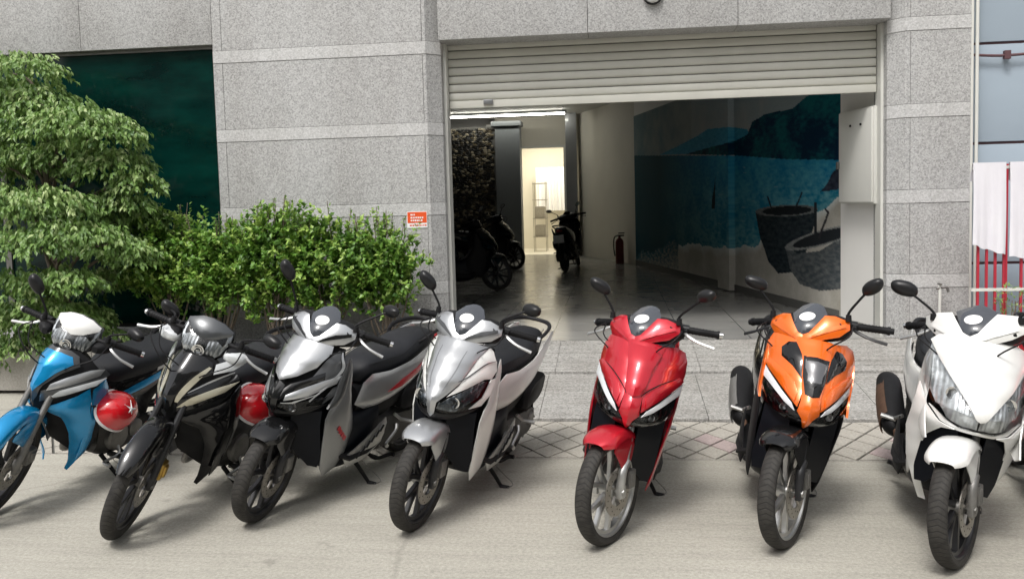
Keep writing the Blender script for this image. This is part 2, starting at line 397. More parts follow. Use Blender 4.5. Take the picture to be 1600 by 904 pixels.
# ---- ramp of granite slabs and grooved slabs
rmp = empty('door_ramp', (0, Y_STEP, 0)); tag(rmp, kind='structure')
Y_MID, Z_MID = -.82, .135
def slab(x0, x1, prof, mat, grooves=0):
    bm = bmesh.new(); P = []
    for (ya, za), (yb, zb) in zip(prof, prof[1:]): P.append((ya, za))
    P.append(prof[-1])
    A = [bm.verts.new((x0+.002, y-Y_STEP, z)) for y, z in P]; B = [bm.verts.new((x1-.002, y-Y_STEP, z)) for y, z in P]
    for i in range(len(P)-1): bm.faces.new((A[i], B[i], B[i+1], A[i+1]))
    bm.faces.new(A[::-1]); bm.faces.new(B)
    bmesh.ops.recalc_face_normals(bm, faces=bm.faces[:])
    return build('granite_slab', bm, mat, rmp, smooth=0)
xs = [-1.75, -.55, .62, 1.8, 3.02]
for a, b in zip(xs, xs[1:]):
    slab(a, b, [(Y_STEP, -.02), (Y_STEP, .022), (Y_STEP+.012, .03), (Y_MID-.012, Z_MID-.006), (Y_MID-.006, Z_MID-.018), (Y_MID-.006, -.02)], 'granite_ramp')
    pr = [(Y_MID, -.02), (Y_MID, Z_MID+.012), (Y_MID+.01, Z_MID+.018)]
    n = 7; y0, z0, y1, z1 = Y_MID+.01, Z_MID+.018, .02, .262
    for k in range(n):
        f0, f1 = k/n, (k+1)/n
        ya, yb = y0+(y1-y0)*f0, y0+(y1-y0)*f1; za, zb = z0+(z1-z0)*f0, z0+(z1-z0)*f1
        pr += [(yb-.035, zb-.002), (yb-.031, zb-.018), (yb-.006, zb-.016), (yb-.001, zb)]
    pr += [(.03, .262), (.03, -.02)]
    slab(a+.05, b+.05 if b < 3 else b, pr, 'granite_ramp')
grid_sheet('garage_floor', -4.2, 3.4, .03, 15, .264, None)
def floor_mat():
    m, t, b = newmat('polished_garage_floor'); v = coords(t)
    br = nd(t, 'ShaderNodeTexBrick', Scale=1., offset=0.); br.inputs['Mortar Size'].default_value = .004; br.inputs['Brick Width'].default_value = .6; br.inputs['Row Height'].default_value = .6
    br.inputs['Color1'].default_value = (.25,.247,.235,1); br.inputs['Color2'].default_value = (.29,.285,.27,1); br.inputs['Mortar'].default_value = (.04,.04,.04,1); t.links.new(v, br.inputs['Vector'])
    n = noise_(t, v, 5, 6); c = mixc(t, .5, br.outputs['Color'], ramp(t, n, [(.3, (.46,)*3), (.7, (.54,)*3)]), 'OVERLAY')
    t.links.new(c, b.inputs['Base Color']); t.links.new(ramp(t, n, [(.3, (.16,)*3), (.7, (.24,)*3)]), b.inputs['Roughness']); bump(t, b, noise_(t, v, 3, 2), .06, .02)
    return m
M['garage_floor'] = floor_mat(); bpy.data.objects['garage_floor'].data.materials.append(M['garage_floor'])

# ================================================================ granite building
bld = tag(empty('building', (0, 0, 0)), 'grey granite-clad building with a wide half-open roller shutter door and dark green window', 'building')
X_L0, X_L1, X_R0, X_R1 = -3.69, -1.55, 2.37, 3.02; CH = .13
tops = [3.01, 2.28, 1.55, .82]; BH = .115
def pier(x0, x1, ch_l, ch_r, z0, z1, name, mat, proud=0., panes=1, back=.5, xs=None):
    """one course of cladding; chamfered corner(s) towards the door, each stone its own piece"""
    g = .003; bands = xs or [x0, x1]
    for a, b in zip(bands, bands[1:]):
        fa, fb = a+g/2, b-g/2; pts = []
        if a == x0 and ch_l: pts += [(fa, back), (fa, ch_l*.9-proud), (fa+ch_l*.9, -proud)]
        elif a == x0: pts += [(fa, back), (fa, -proud)]
        else: pts += [(fa, .05), (fa, -proud)]
        if b == x1 and ch_r: pts += [(fb-ch_r*.9, -proud), (fb, ch_r*.9-proud), (fb, back)]
        elif b == x1: pts += [(fb, -proud), (fb, back)]
        else: pts += [(fb, -proud), (fb, .05)]
        bm = bmesh.new(); lo = [bm.verts.new((x, y, z0+g/2)) for x, y in pts]; hi = [bm.verts.new((x, y, z1-g/2)) for x, y in pts]; n = len(pts)
        for i in range(n): bm.faces.new((lo[i], lo[(i+1) % n], hi[(i+1) % n], hi[i]))
        bm.faces.new(lo[::-1]); bm.faces.new(hi)
        bmesh.ops.recalc_face_normals(bm, faces=bm.faces[:])
        bmesh.ops.bevel(bm, geom=[e for e in bm.edges if abs(e.verts[0].co.z-e.verts[1].co.z) < 1e-4 or True], offset=.0022, segments=1, affect='EDGES')
        build(name, bm, mat, bld, smooth=0)
def courses(x0, x1, cl, cr, xs, ztop=4.2):
    pier(x0, x1, cl, cr, tops[0], tops[0]+.62, 'granite_panel', 'granite', xs=xs)
    pier(x0, x1, cl, cr, tops[0]+.62, tops[0]+.76, 'granite_band', 'granite_band', .004)
    pier(x0, x1, cl, cr, tops[0]+.76, 4.6, 'granite_panel', 'granite', xs=xs)
    for i, t in enumerate(tops):
        pier(x0, x1, cl, cr, t-BH, t, 'granite_band', 'granite_band', .004)
        pier(x0, x1, cl, cr, tops[i+1] if i < 3 else .02, t-BH, 'granite_panel', 'granite', xs=xs)
courses(X_L0, X_L1, 0, CH, [X_L0, -3.60, -1.70, X_L1])
courses(X_R0, X_R1, CH, 0, [X_R0, 2.53, X_R1])
boxo('mortar_core', (X_L0+.01, X_L1-.01, .2, .49, .0, 4.6), 'joint', bld)
boxo('mortar_core', (X_R0+.01, X_R1-.01, .2, .49, .0, 4.6), 'joint', bld)
# a plane of joint colour just behind the stones
boxo('joint_backing', (X_L0+.006, X_L1-.15, .006, .2, .03, 4.6), 'joint_light', bld)
boxo('joint_backing', (X_R0+.15, X_R1-.006, .006, .2, .03, 4.6), 'joint_light', bld)
# lintels
def lintel(x0, x1, z0, cuts, name='lintel_panel', bot=.36):
    for a, b in zip(cuts, cuts[1:]): boxo(name, (a+.002, b-.002, .0, bot, z0, 4.6), 'granite', bld, bev=.003)
lintel(X_L1, X_R0, 3.012, [X_L1+.0, -.2, 1.1, X_R0])
lintel(-9, X_L0, 3.075, [-9, -7.6, -6.3, -5.0, X_L0])
boxo('lintel_panel', (-9, X_L0-.002, .02, .3, .0, .42), 'granite', bld)
# ---- window of dark green glass
def glass_dark():
    m, t, b = newmat('dark_green_glass'); v = coords(t, (1, 1, 1)); 
    n = noise_(t, coords(t, (.7, 1, 1.8)), 2.2, 7, .62)
    t.links.new(ramp(t, n, [(.35, (.001,.010,.009)), (.7, (.002,.032,.025))]), b.inputs['Base Color'])
    b.inputs['Roughness'].default_value = .05; b.inputs['Specular IOR Level'].default_value = .3
    bump(t, b, noise_(t, v, 1.3, 1), .02, .02); return m
M['green_glass'] = glass_dark()
win = boxo('window', (-9, X_L0-.002, .1, .16, .42, 3.07), 'black_plastic', bld)
boxo('pane', (-5.9, X_L0-.03, .085, .098, .46, 3.045), 'green_glass', win)
boxo('pane', (-8.9, -5.96, .085, .098, .46, 3.045), 'green_glass', win)
boxo('frame', (-9, X_L0-.003, .06, .099, 3.045, 3.072), 'dull_alloy', win)
boxo('frame', (X_L0-.03, X_L0-.003, .06, .099, .42, 3.044), 'dull_alloy', win)
boxo('frame', (-5.96, -5.9, .06, .099, .42, 3.044), 'dull_alloy', win)
# ---- roller shutter
YS = .3
shb = (at_y(690, 167, YS).z+at_y(1390, 147, YS).z)/2
sh = boxo('roller_shutter', (X_L1+.02, X_R0-.02, YS+.03, YS+.05, shb+.03, 3.3), 'shutter_dark', bld)
zz = shb+.075; pitch = .078; bmS = bmesh.new()
P = [(0, .0), (-.012, .006), (-.017, .02), (-.017, .05), (-.012, .066), (0, .071)]
L = [bmS.verts.new((X_L1+.03, y, z)) for y, z in P]; Rr = [bmS.verts.new((X_R0-.03, y, z)) for y, z in P]
for i in range(len(P)-1): bmS.faces.new((L[i], Rr[i], Rr[i+1], L[i+1]))
bmS.faces.new(L[::-1]); bmS.faces.new(Rr)
bmesh.ops.recalc_face_normals(bmS, faces=bmS.faces[:])
first = build('slat', bmS, 'shutter', sh, smooth=50); first.location = (0, YS+.03, zz)
while zz+pitch < 3.22:
    zz += pitch; o = first.copy(); COL.objects.link(o); o.location = (0, YS+.03+random.uniform(-.001, .001), zz)
boxo('bottom_rail', (X_L1+.03, X_R0-.03, YS-.0, YS+.04, shb, shb+.07), 'shutter', sh, bev=.006)
lk = at_y(763, 159, YS); boxo('lock', (lk.x-.045, lk.x+.045, YS-.02, YS+.001, lk.z-.025, lk.z+.02), 'mid_grey_paint', sh, bev=.005)
boxo('guide_rail', (X_L1, X_L1+.026, .2, .36, .264, 3.3), 'steel_white', bld)
boxo('guide_rail', (X_R0-.024, X_R0, .2, .36, .264, 3.3), 'steel_white', bld)
boxo('shutter_box', (X_L1-.1, X_R0+.1, .38, .9, 2.62, 3.3), 'ceiling', bld)
# ---- garage interior
ZC = 3.42
bm = bmesh.new()
def wallq(bm, p, q, z0, z1, th=.12):
    d = Vector((q[0]-p[0], q[1]-p[1])); n = Vector((d.y, -d.x)).normalized()*th
    vs = [bm.verts.new((x, y, z)) for z in (z0, z1) for x, y in (p, q, (q[0]+n.x, q[1]+n.y), (p[0]+n.x, p[1]+n.y))]
    for f in ((0,1,5,4), (1,2,6,5), (2,3,7,6), (3,0,4,7), (4,5,6,7), (3,2,1,0)): bm.faces.new([vs[i] for i in f])
A0, A1, A2 = (2.40, .5), (.41, 8.68), (-.80, 11.78)
wallq(bm, A1, A0, .2, ZC, -.15); bmesh.ops.recalc_face_normals(bm, faces=bm.faces[:]); build('garage_side_wall', bm, 'white_wall', bld)
bm = bmesh.new(); wallq(bm, A2, A1, .2, ZC, -.15); bmesh.ops.recalc_face_normals(bm, faces=bm.faces[:]); build('garage_side_wall', bm, 'cream_wall', bld)
boxo('garage_side_wall', (-4.2, -4.05, .5, 15, .2, ZC), 'dark_pillar', bld)
boxo('front_wall_inside', (-4.2, X_L1-.02, .5, .6, .2, ZC), 'white_wall', bld)
boxo('garage_ceiling', (-4.2, 3.4, .5, 15, ZC, ZC+.1), 'ceiling', bld)
YB = 12.0
dl, dr = at_y(817, 398, YB), at_y(884, 398, YB); dtz = at_y(850, 231, YB).z
boxo('rear_wall', (at_y(776, 300, YB).x, dl.x, YB, YB+.15, .2, ZC), 'cream_wall', bld)
boxo('rear_wall', (dr.x, dr.x+1.4, YB, YB+.15, .2, ZC), 'cream_wall', bld)
boxo('rear_wall', (dl.x, dr.x, YB, YB+.15, dtz, ZC), 'cream_wall', bld)
for x0, x1, z0, z1 in ((dl.x-.05, dl.x, .264, dtz+.05), (dr.x, dr.x+.05, .264, dtz+.05), (dl.x, dr.x, dtz, dtz+.05)):
    boxo('door_frame', (x0, x1, YB-.03, YB-.001, z0, z1), 'steel_white', bld)
c0, c1 = at_y(886, 300, 11.6).x, at_y(903, 300, 11.6).x
boxo('column', (c0, c1, 11.4, 11.7, .264, ZC), 'mid_grey_paint', bld)
p0, p1 = at_y(776, 300, 10.9).x, at_y(814, 300, 10.9).x
pil = boxo('pillar', (p0, p1, 10.9, 11.3, .264, 3.2), 'dark_pillar', bld)
boxo('capital', (p0-.08, p1+.04, 10.82, 11.35, 3.14, 3.25), 'dark_pillar', pil, bev=.02)
# rough cobble-faced wall on the left of the pillar
bx0 = at_y(690, 300, 10.95).x-.6
sw = boxo('stone_wall', (bx0, p0-.002, 10.98, 11.2, .264, 3.15), 'joint', bld)
def stone_mat():
    m, t, b = newmat('mixed_pebbles'); oi = nd(t, 'ShaderNodeObjectInfo'); at = nd(t, 'ShaderNodeVertexColor', layer_name='Col')
    t.links.new(at.outputs[0], b.inputs['Base Color']); b.inputs['Roughness'].default_value = .45; return m
M['pebble'] = stone_mat()
bm = bmesh.new(); cl = bm.loops.layers.color.new('Col')
rnd = random.Random(3)
z = .3; row = 0
while z < 3.13:
    x = bx0+rnd.uniform(0, .05)
    while x < p0-.05:
        w, h = rnd.uniform(.03, .07), rnd.uniform(.02, .035); n0 = len(bm.verts)
        r_ = bmesh.ops.create_icosphere(bm, subdivisions=1, radius=1, matrix=Matrix.Translation((x, 10.975, z+rnd.uniform(-.01, .01))) @ Matrix.Rotation(rnd.uniform(-.4, .4), 4, 'Y') @ Matrix.Diagonal((w, .03, h, 1)))
        g = rnd.choice([(.02,.02,.018), (.04,.035,.03), (.08,.07,.05), (.3,.27,.2), (.5,.47,.4), (.15,.12,.07)])
        for v in r_['verts']:
            for f in v.link_faces:
                for l in f.loops: l[cl] = (*g, 1)
        x += w*1.6
    z += .045
o = tag(build('pebbles', bm, 'pebble', sw), kind='stuff')
# lit room behind the door
room = tag(empty('lit_back_room', (0, YB, 0)), 'bright lit back room seen through the doorway at the end of the garage', 'room')
rx0, rx1 = dl.x-.7, dr.x+.7
def rbox(n, d, m): return boxo(n, (d[0], d[1], d[2]-YB, d[3]-YB, d[4], d[5]), m, room)
rbox('room_floor', (rx0, rx1, YB+.15, 15, .25, .27), 'cream_wall'); rbox('rear_wall', (rx0, rx1, 14.6, 14.7, .27, 3.2), 'cream_wall')
rbox('side_wall', (rx0-.1, rx0, YB+.16, 14.7, .27, 3.2), 'white_wall'); rbox('side_wall', (rx1, rx1+.1, YB+.16, 14.7, .27, 3.2), 'white_wall'); rbox('room_ceiling', (rx0-.1, rx1+.1, YB+.16, 14.7, 3.2, 3.3), 'white_wall')
def emis(name, col, st):
    m = bpy.data.materials.new(name); m.use_nodes = True; t = m.node_tree; t.nodes.clear(); e = nd(t, 'ShaderNodeEmission'); e.inputs[0].default_value = (*col, 1); e.inputs[1].default_value = st
    o = nd(t, 'ShaderNodeOutputMaterial'); t.links.new(e.outputs[0], o.inputs[0]); return m
M['lamp'] = emis('lit_ceiling_lamp', (1, .93, .78), 3); M['tube_lamp'] = emis('lit_tube', (1, .98, .88), 20.0)
rbox('ceiling_lamp', (dl.x+.1, dr.x-.1, 12.9, 13.5, 3.13, 3.19), 'lamp')
al = bpy.data.lights.new('room_light', 'AREA'); al.energy = 48; al.size = 1.2; al.color = (1, .93, .76)
ao = bpy.data.objects.new('room_light', al); COL.objects.link(ao); ao.location = ((dl.x+dr.x)/2, 13.2, 3.1); 
bm = bmesh.new(); n = 60; cx0, cx1 = dl.x+.15, dr.x+.25      # hanging curtain, folded
top = []; 
V = [[bm.verts.new((cx0+(cx1-cx0)*i/n, 14.2-YB+.05*math.sin(i*.9)+.02*math.sin(i*2.3+z), z)) for i in range(n+1)] for z in (1.25, 1.9, 2.35)]
for a, b in zip(V, V[1:]):
    for i in range(n): bm.faces.new((a[i], a[i+1], b[i+1], b[i]))
cu = build('curtain', bm, 'sticker_white', None, 60); cu.location = (0, YB, 0); tag(cu, 'pale pleated curtain hanging in the lit back room', 'curtain')
shf = tag(empty('storage_rack', (dl.x+.28, 13.4, .27)), 'thin metal rack with bundles beside the lit doorway', 'rack')
for sx in (-.12, .18):
    for sy in (-.2, .2):
        bm = bmesh.new(); tube(bm, [(sx, sy, 0), (sx, sy, 1.7)], .009, 6, 1); build('post', bm, 'tile_paving', shf)
for z in (.35, .8, 1.25, 1.65): boxo('shelf', (-.14, .2, -.22, .22, z, z+.02), 'tile_paving', shf)
for z in (.37, .82): boxo('folded_pack', (-.1, .16, -.18, .15, z, z+.28), 'tile_paving', shf, bev=.03)
boxo('mop_bucket', (dl.x+.62, dl.x+.9, 13.5, 13.8, .272, .62), 'tile_paving', None, bev=.04)
tag(bpy.data.objects['mop_bucket'], 'pale plastic bin on the floor of the lit back room', 'bin')
# bright strip lamp over the pillar
ts0, ts1 = at_y(697, 184, 10.6), at_y(882, 182, 10.6)
tl = tag(empty('strip_lamp', ((ts0.x+ts1.x)/2, 10.6, ts0.z)), 'long thin lit strip lamp above the dark pillar at the back of the garage', 'lamp')
hw_ = (ts1.x-ts0.x)/2
boxo('housing', (-hw_-.04, hw_+.04, -.02, .06, .02, .06), 'dark_pillar', tl)
boxo('light_tube', (-hw_, hw_, -.02, .02, -.018, .018), 'tube_lamp', tl)

# ---- beach mural painted on the garage side wall (flat paint: colours per small cell)
wd = Vector((A1[0]-A0[0], A1[1]-A0[1], 0)); wlen = wd.length; wdn = wd.normalized(); wn = Vector((wdn.y, -wdn.x, 0))
if wn.x > 0: wn = -wn
def wall_hit(px, py):                    # where a pixel's line of sight meets the side wall
    d = ray(px, py); A = Vector((A0[0], A0[1], 0))
    t = (A-CAM).dot(wn)/d.dot(wn); P_ = CAM+d*t; return (P_-A).dot(wdn), P_.z
s_near, s_far = wall_hit(1316, 350)[0], wall_hit(992, 350)[0]
NX, NZ = 500, 270; z0m, z1m = .28, 3.05
def proj(P_):
    d = P_-CAM; w = d.dot(fw); return PX+F_PX*d.dot(rt)/w, PY-F_PX*d.dot(up)/w
def inside(p, poly):
    x, y = p; c = False; j = len(poly)-1
    for i in range(len(poly)):
        if (poly[i][1] > y) != (poly[j][1] > y) and x < (poly[j][0]-poly[i][0])*(y-poly[i][1])/(poly[j][1]-poly[i][1])+poly[i][0]: c = not c
        j = i
    return c
far_hill = [(1030,242), (1060,228), (1090,212), (1105,202), (1140,198), (1168,202), (1175,222), (1170,240), (1100,240)]
hill = [(1070,241), (1110,230), (1150,220), (1168,210), (1176,190), (1196,178), (1238,170), (1258,152), (1280,138), (1330,138), (1330,250), (1230,249), (1150,243)]
rock = [(1282,300), (1290,290), (1300,270), (1330,240), (1330,290), (1308,296)]
boat1 = [(1180,330), (1229,338), (1278,327), (1270,360), (1258,398), (1242,425), (1216,427), (1200,408), (1188,372)]
rim1 = [(1180,326), (1198,320), (1240,324), (1274,318), (1262,331), (1235,340), (1205,338)]
boat2 = [(1226,384), (1246,396), (1280,392), (1330,362), (1345,356), (1345,440), (1310,452), (1280,454), (1250,444), (1234,418)]
rim2 = [(1226,378), (1250,376), (1290,366), (1330,350), (1330,364), (1290,382), (1250,392), (1232,390)]
stake = [(1278,372), (1281,373), (1296,332), (1290,325), (1288,327), (1292,333)]
sail = [(1113,308), (1118,276), (1117,326), (1112,326)]
import itertools
def mix3(a, b, t): t = max(0, min(1, t)); return tuple(p+(q-p)*t for p, q in zip(a, b))
def mural_colour(px, py, s, z):
    nz = noise.fractal((s*2.2, z*2.2, 0), .8, 2.2, 5); nf = .55*noise.fractal((s*9, z*26, 3), .7, 2.2, 5); wob = noise.noise((s*5, z*5, 1))*3
    px += wob*.4; p = (px, py)
    shore = 372+ (px-990)*.0 + 14*math.sin((px-1000)*.012) + 10*nz + max(0, (1060-px))*.35 - max(0, px-1180)*.4
    if 1272 < px < 1277 and 316 < py < 372 or abs(px-1203-(py-318)*.3) < 1.2 and 306 < py < 330 or abs(px-1246+(py-318)*.4) < 1.2 and 300 < py < 328: return (.02,.024,.028)
    if inside(p, stake): return (.03,.03,.035)
    for (ex, ey, ea, eb, tilt, body) in ((1229, 329, 49, 9, -.04, boat1), (1286, 371, 62, 12, -.27, boat2)):
        dx, dy = px-ex, py-ey; qx = dx*math.cos(tilt)+dy*math.sin(tilt); qy = -dx*math.sin(tilt)+dy*math.cos(tilt); k_ = (qx/ea)**2+(qy/eb)**2
        if k_ < 1 and body is boat2: return mix3((.3,.31,.3), (.16,.17,.17), .5+nf) if k_ > .62 else (.018,.022,.026)
        if k_ < 1 and not inside(p, boat2): return mix3((.2,.215,.215), (.09,.1,.1), .5+nf) if k_ > .6 else (.012,.016,.02)
    if inside(p, boat2): return mix3((.05,.062,.07), (.15,.16,.16), .35+nf*1.1)
    if inside(p, boat1): return mix3((.008,.016,.024), (.05,.065,.07), .3+nf*.8)
    if inside(p, rock): return mix3((.015,.02,.035), (.05,.06,.09), .4+nf)
    if inside(p, sail): return (.004,.02,.035)
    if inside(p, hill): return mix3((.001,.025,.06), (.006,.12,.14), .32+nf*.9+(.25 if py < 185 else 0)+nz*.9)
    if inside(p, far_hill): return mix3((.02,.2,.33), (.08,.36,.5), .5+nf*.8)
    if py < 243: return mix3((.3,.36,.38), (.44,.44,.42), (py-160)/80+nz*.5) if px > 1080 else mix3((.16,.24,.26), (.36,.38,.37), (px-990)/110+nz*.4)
    if py < shore:
        f = (py-243)/(shore-243); a = mix3((.005,.19,.40), (.05,.36,.50), nf*.9+.5+nz*.5); b_ = mix3((.01,.17,.25), (.16,.38,.42), .45+nf+nz*.8)
        c = mix3(a, b_, f)
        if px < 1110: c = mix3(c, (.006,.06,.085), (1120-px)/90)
        if px > 1120 and noise.noise((s*3, z*30, 5)) > .6: c = mix3(c, (.3,.5,.55), .4)
        return c
    e = min(1, (py-shore)/14); sand = mix3((.4,.38,.33), (.52,.5,.45), .5+nz)
    if px < 1060 and py < shore+45: return mix3((.02,.1,.14), sand, (py-shore)/45+nf)
    return mix3((.6,.64,.62), sand, e)
sp_ = wall_hit(1139, 350)[0]
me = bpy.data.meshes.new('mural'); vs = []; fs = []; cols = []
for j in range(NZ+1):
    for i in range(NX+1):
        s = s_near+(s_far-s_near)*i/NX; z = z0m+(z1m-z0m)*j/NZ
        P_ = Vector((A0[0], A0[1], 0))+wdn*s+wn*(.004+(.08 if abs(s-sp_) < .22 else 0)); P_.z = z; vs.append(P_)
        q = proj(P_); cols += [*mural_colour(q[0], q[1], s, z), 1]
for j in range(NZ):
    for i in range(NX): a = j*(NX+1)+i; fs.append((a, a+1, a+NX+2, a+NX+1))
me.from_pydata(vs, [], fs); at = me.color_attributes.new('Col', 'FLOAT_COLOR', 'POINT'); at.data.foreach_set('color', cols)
def mural_mat():
    m, t, b = newmat('mural_paint'); a = nd(t, 'ShaderNodeVertexColor', layer_name='Col'); n = noise_(t, coords(t), 60, 4)
    t.links.new(mixc(t, .3, a.outputs[0], ramp(t, n, [(.3, (.35,)*3), (.7, (.65,)*3)]), 'OVERLAY'), b.inputs['Base Color']); b.inputs['Roughness'].default_value = .85; b.inputs['Specular IOR Level'].default_value = .12; return m
M['mural'] = mural_mat(); link('mural', me, 'mural', bld, 0)
# skirting
bm = bmesh.new(); mm = Matrix.Translation(Vector((A0[0], A0[1], 0))) @ Matrix(((wdn.x, wn.x, 0), (wdn.y, wn.y, 0), (0, 0, 1))).to_4x4()
box(bm, wall_hit(1312, 480)[0], wlen, .004, .02, .264, .36, mtx=mm); build('skirting', bm, 'joint', bld)
# white door-side board and the metal cabinet
a0, b0 = wall_hit(1391, 300)[0], wall_hit(1318, 300)[0]
bm = bmesh.new(); box(bm, a0-.1, b0, .003, .03, .3, 2.6, mtx=mm); build('wall_board', bm, 'white_wall', bld)
cab = tag(empty('electric_cabinet', (0, 0, 0)), 'cream metal cabinet door mounted on the white wall right of the beach mural', 'cabinet')
a1, zt = wall_hit(1386, 168); b1, zb = wall_hit(1331, 317); zt2 = wall_hit(1331, 172)[1]; zb2 = wall_hit(1386, 318)[1]
bm = bmesh.new(); box(bm, a1, b1, .03, .12, (zb+zb2)/2, (zt+zt2)/2, bev=.006, mtx=mm); build('box_body', bm, 'steel_white', cab)
bm = bmesh.new(); box(bm, a1+.012, b1-.012, .121, .14, (zb+zb2)/2+.015, (zt+zt2)/2-.015, bev=.005, mtx=mm); build('door', bm, 'steel_white', cab)
bm = bmesh.new(); box(bm, b1-.03, b1+.0, .141, .165, (zb+zb2)/2+.33, (zb+zb2)/2+.4, bev=.004, mtx=mm); build('handle', bm, 'dull_alloy', cab)
for k in (.3, .6):
    bm = bmesh.new(); box(bm, a1+(b1-a1)*k, a1+(b1-a1)*k+.02, .14, .15, (zt+zt2)/2-.16, (zt+zt2)/2-.14, mtx=mm); build('screw', bm, 'black_plastic', cab)
# fire extinguisher by the corner
fx = at_z(970, 410, .264)
M['dull_red'] = plain('dull_red_paint', (.13,.012,.012), .5)
fe = tag(empty('fire_extinguisher', (fx.x-.02, fx.y-.25, .264)), 'dark red fire extinguisher on the floor against the cream wall left of the mural', 'fire extinguisher')
bm = bmesh.new(); lathe(bm, [(0, 0), (0, .075), (.01, .08), (.42, .08), (.47, .06), (.5, .025), (.53, .025), (.53, 0)], 20, axis='z'); build('bottle', bm, 'dull_red', fe)
bm = bmesh.new(); box(bm, -.02, .09, -.012, .012, .53, .56); box(bm, -.02, .1, -.01, .01, .58, .6); build('handle', bm, 'black_plastic', fe)
bm = bmesh.new(); tube(bm, [(-.02, 0, .55), (-.1, -.02, .5), (-.11, -.02, .3), (-.09, -.02, .15)], .012, 8); build('hose', bm, 'rubber', fe)
# ---- orange-red notice stuck on the left pier
sc = at_y(652, 343, 0); nt_ = tag(empty('notice', (sc.x, -.006, sc.z)), 'small orange-red and white notice stuck on the granite pier left of the door', 'sign')
M['notice_red'] = plain('notice_orange_red', (.72,.09,.02), .4)
boxo('board', (-.095, .095, 0, .004, -.075, .075), 'sticker_white', nt_)
boxo('red_field', (-.09, .09, -.0015, -.0005, -.03, .07), 'notice_red', nt_)
bm = bmesh.new()
for z, w in ((.045, .04), (.018, .12), (-.008, .1)):
    x = -.06
    while x < -.06+w: d = random.uniform(.008, .018); box(bm, x, x+d, -.003, -.002, z-.007, z+.007); x += d+.005
build('lettering', bm, 'sticker_white', nt_)
bm = bmesh.new(); x = -.07
while x < .07: d = random.uniform(.008, .02); box(bm, x, x+d, -.0015, -.0005, -.058, -.046); x += d+.006
build('small_print', bm, 'notice_red', nt_)
# ---- round lamp over the door (its lower rim shows at the top of the picture)
lp = at_y(1020, -8, -.03); lm = tag(empty('wall_lamp', (lp.x, -.004, lp.z)), 'round white lamp on the granite over the shutter, only its lower rim in view', 'lamp')
bm = bmesh.new(); lathe(bm, [(0, .085), (-.03, .085), (-.035, .08)], 32, axis='y'); build('base_ring', bm, 'black_plastic', lm)
bm = bmesh.new(); lathe(bm, [(-.02, .072), (-.05, .068), (-.075, .045), (-.085, .0)], 32, axis='y'); build('dome', bm, 'sticker_white', lm)

# ================================================================ neighbour on the right
M['blue_grey_wall'] = plain('blue_grey_wall_paint', (.3,.36,.42), .6, vary=.06, scale=3)
M['blue_grey_trim'] = plain('dark_red_brown_trim', (.09,.04,.045), .6)
M['gate_red'] = plain('gate_red_paint', (.4,.02,.04), .45)
nb = tag(empty('neighbour_house', (3.03, .1, 0)), 'pale blue-grey metal-clad wall of the neighbouring house at the right edge', 'building')
xr = 5.5-3.03
lines = [at_y(1560, 67, .1).z, at_y(1560, 223, .1).z, .9, .1]
zs = [5.0] + lines
for a, b in zip(zs, zs[1:]): boxo('wall_panel', (.02, xr, 0, .1, b+.012, a-.012), 'blue_grey_wall', nb, bev=.003)
for z in lines[:3]: boxo('dark_rail', (.02, xr, .02, .06, z-.0115, z+.0115), 'blue_grey_trim', nb)
gx = at_y(1521, 100, -.02).x-3.03
for dx, r_ in ((0, .017), (.045, .014)):
    bm = bmesh.new(); tube(bm, [(gx+dx, -.08, 5), (gx+dx, -.08, 2.4), (gx+dx, -.08, .3)], r_, 10, 1); pp_ = build('drain_pipe', bm, 'steel_white', None); pp_.location = (3.03, .1, 0)
    tag(pp_, 'thin white pipe running up the corner beside the granite pier, ' + ('nearest the pier' if dx == 0 else 'second from the pier'), 'pipe', 'white pipes at the corner')
pr_ = at_y(1560, 86, .0).z
bm = bmesh.new(); tube(bm, [(-.02, -.05, pr_+.02), (.25, -.05, pr_), (.6, -.05, pr_+.01), (1.2, -.05, pr_)], .012, 8); box(bm, .27, .32, -.07, -.03, pr_-.03, pr_+.04); pc = build('conduit', bm, 'blue_grey_trim'); pc.location = (3.03, .1, 0); tag(pc, 'thin dark red-brown conduit running across the blue-grey wall', 'pipe')
